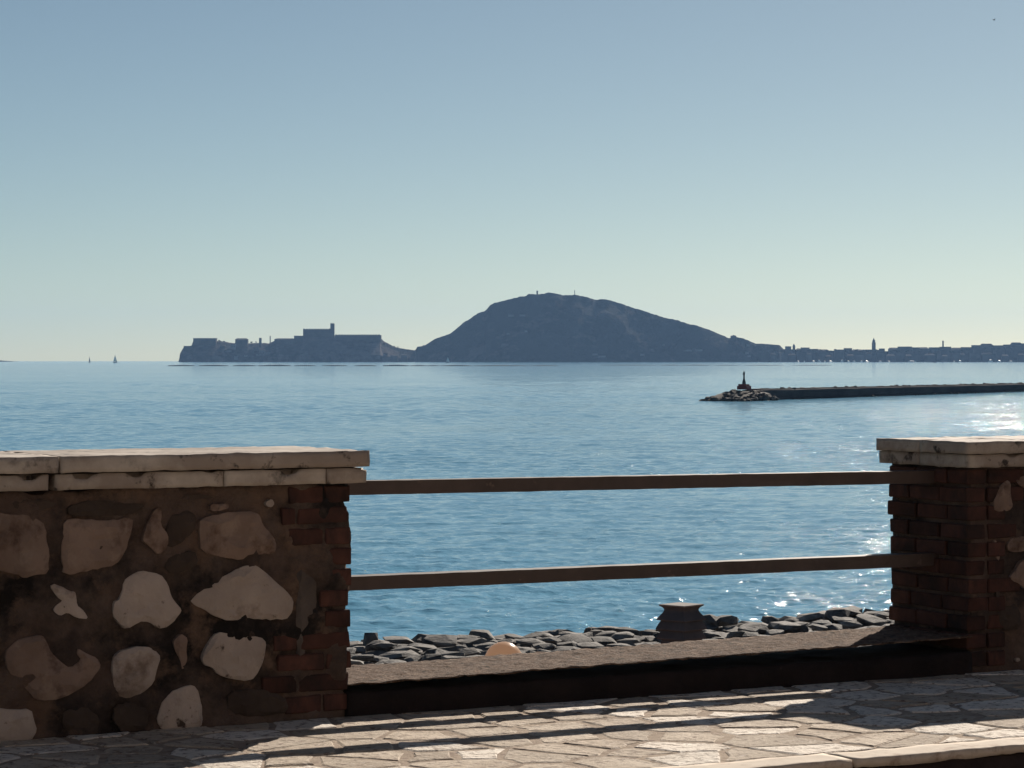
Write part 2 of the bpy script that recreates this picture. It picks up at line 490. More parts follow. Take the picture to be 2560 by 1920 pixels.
# ------------------------------------------------------------------ low kerb wall in the gap
SL = on_t(876, 1500)[0]          # right end of the left wall
SR = on_t(2421, 1500)[0]         # left end of the right wall
WT = .62                         # wall thickness
WZ = .975                        # underside of the coping
def kz(s): return .132 + (.172-.132)*(s-SL)/(SR-SL)
k0 = SL - .02
kerb = empty('kerb_wall', W(k0, 0, 0), TH)
tag(kerb, 'low rough brown concrete kerb running under the two rails between the stone walls', 'kerb')
def kfn(p2, p):
    s = p.x
    p2.z = kz(s) + (p2.z-p.z) + (.006 if p.z < .12 else 0)
    if p.x < k0+.01: p2.x = p.x
    return p2
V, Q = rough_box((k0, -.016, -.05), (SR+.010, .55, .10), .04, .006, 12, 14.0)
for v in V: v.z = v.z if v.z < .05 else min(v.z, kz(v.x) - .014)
obj('kerb_plinth', [v - Vector((k0,0,0)) for v in V], Q, MAT['plinth'], kerb, smooth=True)  # kerb body, its front shade painted in as dark colour
V, Q = rough_box((k0, -.020, .118), (SR+.012, .56, .14), .022, .0065, 18, 4.0, kfn)
obj('kerb_cap', [v - Vector((k0,0,0)) for v in V], Q, MAT['kerb'], kerb, smooth=True)

# ------------------------------------------------------------------ walls
def brick_mesh(seed):
    """unit-ish brick .24 x .11 x .066, chamfered and a little worn"""
    r = random.Random(seed)
    bm = bmesh.new()
    bmesh.ops.create_cube(bm, size=1)
    for v in bm.verts:
        v.co = Vector((v.co.x*.24 + r.uniform(-.006,.006), v.co.y*.11 + r.uniform(-.004,.004), v.co.z*.068 + r.uniform(-.003,.003)))
    bmesh.ops.bevel(bm, geom=list(bm.edges), offset=.006, segments=1, affect='EDGES')
    bmesh.ops.recalc_face_normals(bm, faces=bm.faces)
    me = bpy.data.meshes.new('brick'); bm.to_mesh(me); bm.free(); me.materials.append(MAT['brick'])
    return me
BR = [brick_mesh(i) for i in range(7)]
rb = random.Random(3)
def brick(parent, off, c, length, axis, depth=.11, h=.068):
    o = bpy.data.objects.new('brick', BR[rb.randrange(len(BR))])
    o.location = Vector(c) - Vector(off)
    o.scale = (length/.24, depth/.11, h/.068)
    o.rotation_euler = (0, rb.uniform(-.012,.012), (math.pi/2 if axis == 't' else 0) + rb.uniform(-.012,.012))
    link(o, parent)

def wall_stone(parent, off, outline, m, proud, scale=None, name='stone'):
    """outline: photo pixels on the wall face -> a stone with its own thickness set into the mortar"""
    pts = [on_t(x, y, -.005) for x, y in outline]
    ch = []
    for i in range(len(pts)):            # soften the corners of the outline
        a, b = pts[i], pts[(i+1) % len(pts)]
        ch += [(a[0]*.8+b[0]*.2, a[1]*.8+b[1]*.2), (a[0]*.2+b[0]*.8, a[1]*.2+b[1]*.8)]
    pts = ch
    out = []
    r = random.Random(int(abs(outline[0][0]*13 + outline[0][1]*7)))
    for i in range(len(pts)):
        a, b = pts[i], pts[(i+1) % len(pts)]
        L_ = math.hypot(b[0]-a[0], b[1]-a[1])
        k = max(1, int(L_/.018))
        nx, nz = (b[1]-a[1])/max(L_,1e-6), -(b[0]-a[0])/max(L_,1e-6)
        for j in range(k):
            f = j/k
            q = r.uniform(-.0035,.0035) if j or k > 1 else 0
            out.append((a[0]+(b[0]-a[0])*f + nx*q, a[1]+(b[1]-a[1])*f + nz*q))
    cx = sum(p[0] for p in out)/len(out); cz = sum(p[1] for p in out)/len(out)
    loop = [Vector((p[0]-cx, p[1]-cz)) for p in out]
    n = len(loop)
    def edge_dist(q):
        best = 9
        for i in range(n):
            a, b = loop[i], loop[(i+1) % n]
            ab = b-a; L2 = ab.length_squared or 1e-9
            t = max(0, min(1, (q-a).dot(ab)/L2)); best = min(best, (a+ab*t-q).length)
        return best
    def inside(q):
        c = False
        for i in range(n):
            a, b = loop[i], loop[(i+1) % n]
            if (a.y > q.y) != (b.y > q.y) and q.x < (b.x-a.x)*(q.y-a.y)/(b.y-a.y) + a.x: c = not c
        return c
    pts2 = list(loop)
    st = .026
    x0, x1 = min(p.x for p in loop), max(p.x for p in loop); z0, z1 = min(p.y for p in loop), max(p.y for p in loop)
    x = x0
    while x < x1:
        z = z0
        while z < z1:
            q = Vector((x + r.uniform(-.008,.008), z + r.uniform(-.008,.008)))
            if inside(q) and edge_dist(q) > .007: pts2.append(q)
            z += st
        x += st
    vo, eo, fo, _, _, _ = geometry.delaunay_2d_cdt(pts2, [], [list(range(n))], 1, 1e-6)
    bm = bmesh.new()
    fv = []
    for q in vo:
        e = edge_dist(q)
        dome = .012*(1 - math.exp(-e/.012))
        rel = .012*noise.fractal(Vector((q.x*13+cx*7, q.y*13+cz*7, 2.2)), .7, 2.1, 3)*min(1, e/.015)
        fv.append(bm.verts.new((q.x, -proud + .006 - dome - rel, q.y)))
    for f in fo:
        try: bm.faces.new([fv[i] for i in f])
        except ValueError: pass
    bm.normal_update()
    rim = [e for e in bm.edges if len(e.link_faces) == 1]
    ret = bmesh.ops.extrude_edge_only(bm, edges=rim)
    for v in ret['geom']:
        if isinstance(v, bmesh.types.BMVert): v.co.y = .06
    o = from_bm(name, bm, m, parent)
    o.location = (cx - off[0], -off[1], cz - off[2])
    return o

def C4(lst): return [(x/2.074, 1080 + y/2.074) for x, y in lst]
def C7(lst): return [(2100 + x/2.552, 1050 + y/2.552) for x, y in lst]

LW = (SL, 0, 0)
lw = empty('stone_wall', W(*LW), TH)
tag(lw, 'rubble stone wall on the left with pale stones in brown mortar, brick end and stone coping', 'wall', 'rubble walls along the promenade')
def lump(p2, p):
    if p.z < .02: p2.z = p.z
    return p2
V, Q = rough_box((SL-4.2, .0, -.02), (SL-.012, WT, WZ), .026, .026, 7.5, 9.0, lump)
obj('mortar_core', [v - Vector(LW) for v in V], Q, MAT['mortar'], lw, smooth=True)

STN = [
 ('stone_tan', .016, [(-40,400),(0,420),(60,430),(130,425),(180,445),(235,480),(238,560),(255,620),(250,735),(180,740),(125,760),(90,735),(0,720),(-40,700)]),
 ('stone_tan', .014, [(330,460),(420,450),(560,460),(690,440),(680,520),(650,620),(600,690),(480,715),(330,745),(318,650),(322,540)]),
 ('stone_tan', .016, [(760,480),(800,400),(835,395),(830,480),(870,530),(870,590),(820,640),(770,590),(735,560)]),
 ('stone_dark', .012, [(880,440),(960,400),(1018,430),(1010,520),(900,600),(860,590),(865,520)]),
 ('stone_tan', .018, [(1035,445),(1180,415),(1330,410),(1360,480),(1420,550),(1430,590),(1420,630),(1290,632),(1250,665),(1150,650),(1045,625),(1030,520)]),
 ('stone_tan', .018, [(1085,375),(1180,370),(1185,395),(1130,410),(1090,410)]),
 ('stone_pale', .020, [(1370,365),(1405,345),(1420,370),(1405,390),(1380,385)]),
 ('stone_pale', .016, [(980,870),(1060,810),(1200,720),(1300,685),(1370,720),(1430,780),(1480,820),(1520,870),(1515,930),(1480,975),(1380,970),(1270,962),(1190,980),(1100,950),(1060,920),(1010,900)]),
 ('stone_pale', .016, [(640,770),(680,740),(720,720),(830,735),(870,790),(885,850),(905,880),(940,920),(930,945),(870,1010),(820,1020),(750,975),(650,1025),(615,990),(582,950),(590,880),(620,870)]),
 ('stone_pale', .012, [(258,800),(290,785),(360,825),(400,830),(405,870),(430,920),(460,970),(400,965),(350,935),(310,955),(275,925),(290,900),(325,875),(300,860)]),
 ('stone_pale', .018, [(580,1200),(590,1160),(640,1125),(760,1110),(800,1130),(832,1165),(810,1230),(795,1300),(740,1350),(660,1382),(600,1365),(590,1330),(582,1260)]),
 ('stone_pale', .018, [(1045,1180),(1055,1140),(1085,1080),(1120,1040),(1220,1050),(1350,1062),(1378,1090),(1370,1150),(1340,1240),(1300,1290),(1230,1285),(1130,1260),(1100,1220),(1060,1210)]),
 ('stone_tan', .020, [(20,1150),(80,1080),(150,1060),(215,1050),(240,1090),(260,1140),(310,1190),(360,1225),(420,1180),(395,1150),(400,1120),(450,1150),(500,1170),(522,1215),(480,1270),(420,1330),(330,1375),(240,1392),(180,1385),(150,1350),(100,1300),(40,1240)]),
 ('stone_pale', .018, [(880,1350),(950,1320),(1000,1310),(1030,1350),(1048,1440),(1040,1540),(930,1545),(840,1545),(810,1500),(830,1420)]),
 ('stone_pale', .018, [(-40,1430),(60,1440),(160,1435),(175,1500),(190,1545),(160,1600),(80,1625),(0,1620),(-40,1600)]),
 ('stone_tan', .012, [(900,1080),(940,1045),(975,1070),(965,1130),(972,1180),(945,1240),(935,1180),(905,1130)]),
 ('stone_dark', .014, [(1180,1350),(1330,1330),(1480,1370),(1500,1450),(1350,1480),(1180,1460)]),
 ('stone_dark', .012, [(350,385),(480,352),(650,370),(758,372),(700,425),(500,440),(360,440)]),
 ('stone_dark', .012, [(60,360),(200,345),(300,370),(240,400),(180,410),(80,400)]),
 ('stone_dark', .012, [(880,640),(1010,610),(1030,680),(960,720),(890,740),(850,700)]),
 ('stone_dark', .012, [(1060,350),(900,345),(1000,320),(1120,335)][::-1]),
 ('mortar_grey', .006, [(1535,690),(1590,690),(1640,730),(1645,980),(1600,990),(1580,1180),(1550,1180),(1530,1010),(1545,900)]),
 ('stone_dark', .014, [(330,1440),(440,1420),(520,1480),(500,1580),(380,1590),(320,1520)]),
 ('stone_dark', .014, [(590,1420),(700,1400),(770,1440),(760,1540),(640,1560),(590,1500)]),
 ('stone_pale', .018, [(-420,830),(-300,790),(-180,820),(-120,900),(-180,990),(-320,1000),(-410,930)]),
 ('stone_tan', .018, [(-500,470),(-330,440),(-170,470),(-150,640),(-300,690),(-480,650)]),
 ('stone_pale', .018, [(-560,1180),(-430,1110),(-270,1130),(-230,1250),(-330,1350),(-500,1320)]),
]
for (mk_, pr, poly) in STN:
    wall_stone(lw, LW, C4(poly), MAT[mk_], pr)

# brick end of the left wall: toothed into the rubble
CH = .0865
n_course = 11
teeth = [.30,.40,.34,.36,.14,.14,.14,.14,.29,.31,.29]
for i in range(n_course):
    z = .030 + CH*i + .034
    end = SL + rb.uniform(-.009, .009)
    wdt = teeth[i]
    L1 = min(wdt, .24 if i % 2 else .125)
    brick(lw, LW, (end - L1/2, .051 - rb.uniform(0,.006), z), L1-.012, 's')
    rest = wdt - L1
    if rest > .05:
        brick(lw, LW, (end - L1 - rest/2, .052 - rb.uniform(0,.006), z), rest-.012, 's')
    tt = .115
    for L2 in ((.24,.24) if i % 2 else (.12,.24,.12)):
        brick(lw, LW, (end - .055, tt + L2/2, z), L2-.014, 't')
        tt += L2

RW = (SR, 0, 0)
rw = empty('stone_wall', W(*RW), TH)
tag(rw, 'stone wall at the right edge whose dark brick end face meets the rails', 'wall', 'rubble walls along the promenade')
V, Q = rough_box((SR+.020, .006, -.02), (SR+3.6, WT, WZ), .035, .016, 5.5, 23.0, lump)
obj('mortar_core', [v - Vector(RW) for v in V], Q, MAT['mortar'], rw, smooth=True)
for i in range(n_course):
    z = .030 + CH*i + .034
    e0 = SR + rb.uniform(-.008,.006)
    if i % 2: rows = ((-.014,.205),(.205,.455),(.455,.62))
    else: rows = ((-.014,.155),(.155,.395),(.395,.62))
    for (a, b) in rows:
        bb = b + (rb.uniform(-.014,.010) if b == .62 else 0)
        brick(rw, RW, (e0 + .050 + rb.uniform(-.005,.004), (a+bb)/2, z), bb-a-.014, 't')
    wdt = (.13, .13, .20, .13, .22, .13, .13, .20, .13, .24, .24)[i]
    if wdt > .12:
        brick(rw, RW, (SR + .11 + (wdt-.02)/2, .047, z), wdt-.03, 's')
STR = [
 ('stone_tan', .016, [(1010,430),(1060,380),(1085,400),(1085,480),(1100,550),(1080,575),(985,585),(975,530)]),
 ('stone_tan', .016, [(1115,380),(1174,350),(1230,390),(1200,440),(1140,420)]),
 ('stone_tan', .016, [(1065,800),(1090,750),(1174,740),(1250,760),(1240,830),(1100,845),(1068,830)]),
 ('stone_tan', .018, [(1075,1010),(1110,960),(1174,880),(1270,900),(1280,1060),(1180,1080),(1140,1050)]),
 ('stone_tan', .010, [(985,760),(1004,780),(1024,850),(1016,900),(1000,880),(990,820)]),
 ('stone_dark', .012, [(985,1040),(1010,1060),(1020,1140),(1000,1150)]),
 ('stone_dark', .012, [(1010,1220),(1080,1180),(1150,1210),(1150,1330),(1060,1350),(1010,1300)]),
 ('stone_pale', .014, [(1118,1525),(1140,1515),(1150,1535),(1128,1545)]),
 ('stone_pale', .018, [(1350,500),(1500,470),(1600,560),(1560,700),(1400,690),(1340,600)]),
 ('stone_pale', .018, [(1360,1150),(1480,1100),(1600,1180),(1580,1320),(1420,1350)]),
]
for (mk_, pr, poly) in STR:
    wall_stone(rw, RW, C7(poly), MAT[mk_], pr)

# coping: two courses of slabs on each wall
def slab(parent, off, s0, s1, t0, t1, z0, z1, amp=.0035, sd=0.0, chip=0.0):
    g = .0035
    def fn(p2, p):
        # chipped upper front edge
        if chip and p.y < t0+.03 and p.z > z1-.02:
            c = noise.noise(Vector((p.x*9, sd, 1.0)))
            if c > .12: p2.z -= chip*(c-.12)*2.2; p2.y += chip*(c-.12)*1.5
        return p2
    V, Q = rough_box((s0+g, t0, z0), (s1-g, t1, z1), .022, amp, 12, sd, fn)
    c = Vector(((s0+s1)/2, (t0+t1)/2, z0))
    o = obj('coping_slab', [v - c for v in V], Q, MAT['coping'], parent, smooth=True)
    o.location = c - Vector(off)
    return o
zl0, zl1, zu0, zu1 = WZ, WZ+.062, WZ+.069, WZ+.133
s_end = on_t(926, 1150, -.06)[0]
j1 = on_t(150, 1150, -.06)[0]
slab(lw, LW, j1, s_end, -.060, WT+.06, zu0, zu1, sd=1)
slab(lw, LW, j1-1.3, j1-.004, -.062, WT+.06, zu0, zu1, sd=2)
slab(lw, LW, j1-2.9, j1-1.3, -.060, WT+.06, zu0, zu1, sd=3)
s_e2 = on_t(918, 1190, -.045)[0]
jj = [on_t(x, 1190, -.045)[0] for x in (816, 560, 130)]
slab(lw, LW, jj[0], s_e2, -.045, WT+.045, zl0, zl1, sd=4, chip=.02)
slab(lw, LW, jj[1], jj[0], -.046, WT+.045, zl0, zl1, sd=5, chip=.03)
slab(lw, LW, jj[2]+.012, jj[1], -.044, WT+.045, zl0, zl1, sd=6, chip=.035)
slab(lw, LW, jj[2]-1.1, jj[2]-.012, -.047, WT+.045, zl0, zl1, sd=7, chip=.03)
slab(lw, LW, jj[2]-2.6, jj[2]-1.1, -.045, WT+.045, zl0, zl1, sd=8, chip=.02)
# cracked piece of mortar showing between the joints
sr0 = SR - .055
slab(rw, RW, sr0-.006, sr0+.44, -.060, .30, zu0-.004, zu1-.010, sd=11)
slab(rw, RW, sr0-.004, sr0+.44, .306, WT+.03, zu0-.004, zu1-.010, sd=12)
slab(rw, RW, sr0+.44, sr0+1.9, -.060, WT+.03, zu0-.004, zu1-.010, sd=13)
slab(rw, RW, sr0+1.9, sr0+3.5, -.060, WT+.03, zu0-.004, zu1-.010, sd=14)
sr1 = SR - .036
slab(rw, RW, sr1, sr1+.60, -.045, .335, zl0, zl1, sd=15, chip=.02)
slab(rw, RW, sr1+.003, sr1+.60, .341, WT+.04, zl0, zl1, sd=16, chip=.01)
slab(rw, RW, sr1+.60, sr1+2.0, -.046, WT+.045, zl0, zl1, sd=17, chip=.02)
slab(rw, RW, sr1+2.0, sr1+3.5, -.045, WT+.045, zl0, zl1, sd=18, chip=.02)

# rails
RT = .29
def rail_pts(pl, pr, t):
    a, b = on_t(*pl, t), on_t(*pr, t)
    return a, b
rl = empty('railing', W(SL, RT, 0), TH)
tag(rl, 'two long brown horizontal rails spanning the gap between the stone walls', 'railing')
for (pl, pr) in (((926,1237),(2234,1210)), ((880,1477),(2230,1419))):
    a, b = rail_pts(pl, pr, RT-.045)
    slope = (b[1]-a[1])/(b[0]-a[0])
    x0, x1 = SL-.05, SR+.035
    V, Q = rough_box((x0, RT-.045, 0), (x1, RT+.045, .060), .03, .0012, 9, pl[1]*.01)
    V = [Vector((v.x-SL, v.y-RT, v.z + a[1] + (v.x-a[0])*slope)) for v in V]
    obj('rail', V, Q, MAT['rail'], rl)

# ------------------------------------------------------------------ things beyond the wall
# chimney on the roof of a house below the promenade
cd = 22.0
def cpx(v): return v/5.53*cd/F
cc = at(1703.5, cd, 0)
ztop = HC - (1510-EY)/F*cd
chim = empty('chimney', (cc.x, cc.y, ztop-.62), R(43))
tag(chim, 'dark stepped chimney with a flared cap rising behind the low kerb', 'chimney')
def loft4(name, prof, m):
    V, Q = [], []
    for (h, w) in prof:
        r = w  # corner radius along screen x as it stands on edge
        for k in range(4):
            an = k*math.pi/2 - R(43) + R(3)
            V.append((math.cos(an)*r, math.sin(an)*r, .62 - h))
    n = len(prof)
    for i in range(n-1):
        for k in range(4):
            Q.append((i*4+k, (i+1)*4+k, (i+1)*4+(k+1) % 4, i*4+(k+1) % 4))
    Q.append((3,2,1,0)[::-1]); Q.append(tuple((n-1)*4+k for k in (3,2,1,0)))
    o = obj(name, V, Q, m, chim)
    bm = bmesh.new(); bm.from_mesh(o.data)
    bmesh.ops.recalc_face_normals(bm, faces=bm.faces)
    bmesh.ops.bevel(bm, geom=list(bm.edges), offset=.003, segments=1, affect='EDGES')
    bm.to_mesh(o.data); bm.free()
    return o
h_ = lambda y: cpx(y-185)
loft4('chimney_stack', [(h_(207), cpx(316)),(h_(226), cpx(272)),(h_(250), cpx(246)),(h_(272), cpx(243)),(h_(300), cpx(262)),(h_(392), cpx(352)),(h_(404), cpx(350)),(h_(410), cpx(288)),(h_(450), cpx(318)),
      (h_(520), cpx(362)),(h_(535), cpx(360)),(h_(545), cpx(286)),(h_(590), cpx(312)),(h_(640), cpx(345)),(h_(665), cpx(343)),(h_(672), cpx(285)),(.62, cpx(330))], MAT['chimney'])
loft4('chimney_cap', [(h_(185), cpx(300)),(h_(190), cpx(320)),(h_(206), cpx(318))], MAT['chimney_top'])
hs = empty('house', W(3.2, 9.2, -6.9), TH)
tag(hs, 'low house below the promenade carrying the dark chimney', 'house')
# local frame of the house: origin at its base centre
hc = W(3.2, 9.2, 0)
loc = Vector(((cc.x-hc.x)*UX + (cc.y-hc.y)*UY, (cc.x-hc.x)*NX + (cc.y-hc.y)*NY))
boxes('wall', [(loc.x-3, loc.x+3, loc.y-3, loc.y+2.4, 0, 4.9)], MAT['plaster'], hs)
roof_z = ztop-.62+6.9
V = [(loc.x-3.3, loc.y-3.3, 4.9),(loc.x+3.3, loc.y-3.3, 4.9),(loc.x+3.3, loc.y+2.7, 4.9),(loc.x-3.3, loc.y+2.7, 4.9),(loc.x-3.3, loc.y, roof_z+.06),(loc.x+3.3, loc.y, roof_z+.06)]
obj('roof', V, [(0,1,5,4),(3,4,5,2),(0,4,3),(1,2,5),(0,3,2,1)], MAT['tile'], hs)

# globe lamp just above the kerb
gd = 20.0
gr = 48.5/F*gd
gz = HC - (1604+48.5-EY)/F*gd
gp = at(1259.5, gd, gz)
gl = empty('globe_lamp', (gp.x, gp.y, -6.95))
tag(gl, 'round peach coloured lamp globe showing just above the kerb, in front of the shore rocks', 'lamp')
bm = bmesh.new()
bmesh.ops.create_uvsphere(bm, u_segments=32, v_segments=20, radius=gr)
gs_ = from_bm('lamp_globe', bm, MAT['globe'], gl, True); gs_.location = (0, 0, gz+6.95)
bm = bmesh.new()
bmesh.ops.create_cone(bm, cap_ends=True, segments=16, radius1=.06, radius2=.035, depth=gz+6.95-gr+.02)
for v in bm.verts: v.co.z += (gz+6.95-gr+.02)/2
from_bm('lamp_post', bm, MAT['metal'], gl)
bm = bmesh.new()
bmesh.ops.create_cone(bm, cap_ends=True, segments=16, radius1=.05, radius2=.075, depth=.06)
c_ = from_bm('lamp_collar', bm, MAT['metal'], gl); c_.location = (0, 0, gz+6.95-gr+.01)

# shore rocks
def rock_mesh(seed, flat=.5, m=None, name='rock'):
    r = random.Random(seed)
    bm = bmesh.new()
    for _ in range(22):
        v = Vector((r.gauss(0,1), r.gauss(0,1), r.gauss(0,1))).normalized()
        v = Vector((v.x*.62*r.uniform(.8,1.15), v.y*.5*r.uniform(.8,1.15), max(-.4, min(.42, v.z*.6))*flat*1.6))
        bm.verts.new(v)
    ret = bmesh.ops.convex_hull(bm, input=list(bm.verts))
    junk = [g for g in ret.get('geom_interior', []) if isinstance(g, bmesh.types.BMVert)]
    if junk: bmesh.ops.delete(bm, geom=junk, context='VERTS')
    bmesh.ops.recalc_face_normals(bm, faces=bm.faces)
    me = bpy.data.meshes.new(name); bm.to_mesh(me); bm.free(); me.materials.append(m)
    return me
RM = [rock_mesh(i, (.36,.42,.5,.32,.55)[i % 5], MAT['rock']) for i in range(14)]
A_ = at(880, 87.5, 0); B_ = at(2230, 99.0, 0)
shu = (B_-A_).normalized(); shn = Vector((-shu.y, shu.x, 0))
rev = empty('rock_revetment', (A_.x, A_.y, SEA_Z)); rev.rotation_euler = (0, 0, math.atan2(shu.y, shu.x))
tag(rev, 'band of loose grey boulders along the water beyond the kerb', 'boulders')
rr = random.Random(21)
spots = []
L_tot = (B_-A_).length
m_ = -11.0
row = 0
while m_ < 3.2:
    l_ = -3.5 + rr.uniform(0, .8)
    while l_ < L_tot + 3.5:
        sz = rr.uniform(.5, 1.1)
        spots.append((l_ + sz*.4, m_ + rr.uniform(-.3,.3), sz))
        l_ += sz*rr.uniform(.95, 1.2)
    m_ += .80; row += 1
def crest(m):
    # cross profile above water
    if m > 0: return .84 - m*.42
    return .84 + m*.012
big = []
for (l, m, sz) in spots:
    o = (l, m, sz, crest(m) + rr.uniform(-.18,.16))
    big.append(o)
# the 295 that show largest become rocks of their own
def vis(o): return -o[2] + (3 if o[1] > .8 else 0) + (2 if o[1] < -8 else 0)
big.sort(key=vis)
ind, rest = big[:292], big[292:]
for (l, m, sz, z) in ind:
    o = bpy.data.objects.new('rock', RM[rr.randrange(len(RM))])
    o.location = (l, m, z)
    o.rotation_euler = (rr.uniform(-.14,.14), rr.uniform(-.14,.14), rr.uniform(0, 6.28))
    up = rr.random() < (.34 if -1.2 < m < .9 else .04)
    o.scale = (sz*1.02, sz*rr.uniform(.8,1.05), sz*(.85 if up else rr.uniform(.38,.62)))
    link(o, rev)
def joined(name, items, meshes, m, parent):
    V, Q = [], []
    for (l, mm, sz, z, rz, sc) in items:
        me = meshes[rr.randrange(len(meshes))]
        b = len(V); mat = Matrix.Translation((l, mm, z)) @ Matrix.Rotation(rz, 4, 'Z') @ Matrix.Diagonal((sz, sz, sz*sc, 1))
        V += [mat @ v.co for v in me.vertices]
        Q += [tuple(b+i for i in p.vertices) for p in me.polygons]
    o = obj(name, V, Q, m, parent); o['kind'] = 'stuff'
    return o
items = [(l, m, sz, z-.05, rr.uniform(0,6.28), .7) for (l, m, sz, z) in rest]
for _ in range(1700):
    m = rr.uniform(-13.5, 4.2); items.append((rr.uniform(-8, L_tot+12), m, rr.uniform(.5,1.3), crest(m) - rr.uniform(.16,.42), rr.uniform(0,6.28), .7))
for k in range(60):      # close the seam between the crest rocks
    items.append((rr.uniform(-2, 9), rr.uniform(-5.5, 1.6), rr.uniform(.6, 1.1), crest(0) - rr.uniform(.10, .26), rr.uniform(0, 6.28), .7))
joined('small_rocks', items, RM, MAT['rock'], rev)
# three block-like boulders that stand up from the crest
for (px, py, w, hgt) in ((927,1600,52,40),(1052,1604,40,26),(1476,1580,30,26),(2176,1530,46,26),(1330,1597,34,18),(1400,1592,30,16)):
    a = (px-EX)/F
    # meet the crest line
    d = (A_.x*shn.x + A_.y*shn.y)/(a*shn.x + shn.y)
    P = Vector((a*d, d, 0)); l = (P-A_).dot(shu)
    zt = HC - (py-EY)/F*d - SEA_Z
    wm, hm = w/F*d, hgt/F*d
    o = bpy.data.objects.new('rock', rock_mesh(px, 1.0, MAT['rock']))
    o.scale = (wm/1.15, wm/1.1, hm/.72*1.15)
    o.location = (l, 0, zt - hm*.62)
    o.rotation_euler = (.1, -.08, px)
    link(o, rev)

# houses across the road, behind the viewer: their sunlit fronts are what lights the shaded sides of the wall
HW = [(-27,-14.5,6.4,'cream'),(-14.2,-3.2,7.0,'ochre'),(-2.9,8.5,6.3,'peach'),(8.8,20.5,7.1,'sand')]
for i, (s0, s1, hh, nm) in enumerate(HW):
    rt = empty('street_house', W((s0+s1)/2, -15.0, -.14), TH)
    tag(rt, 'sunlit %s street house across the road behind the viewer' % nm, 'house')
    w = (s1-s0)/2
    m_ = M(nm + '_house_render', [tuple(v*.92 for v in c) for c in [dict(cream=(.60,.53,.46), ochre=(.56,.46,.36), peach=(.60,.48,.42), sand=(.58,.50,.43))[nm]]]*2, 2, rough=.9, bump=.3, bscale=30, bdist=.01)
    boxes('wall', [(-w, w, -9, 0, 0, hh)], m_, rt)
    boxes('roof', [(-w-.3, w+.3, -9.3, .45, hh+.003, hh+.28)], MAT['tile'], rt)
    boxes('door', [(-.55, .55, .003, .06, .05, 2.3)], MAT['riser'], rt)
    for fl in range(2):
        for k in range(4):
            x = -w + (k+.5)*2*w/4
            if fl == 0 and abs(x) < 1.3: continue
            f_ = boxes('window', [(x-.5, x-.42, .003, .07, 1.0+fl*2.8, 2.5+fl*2.8), (x+.42, x+.5, .003, .07, 1.0+fl*2.8, 2.5+fl*2.8), (x-.6, x+.6, .003, .10, .92+fl*2.8, .998+fl*2.8)], MAT['white'], rt)
            boxes('pane', [(x-.418, x+.418, .003, .03, 1.002+fl*2.8, 2.5+fl*2.8)], MAT['farglass'], f_)

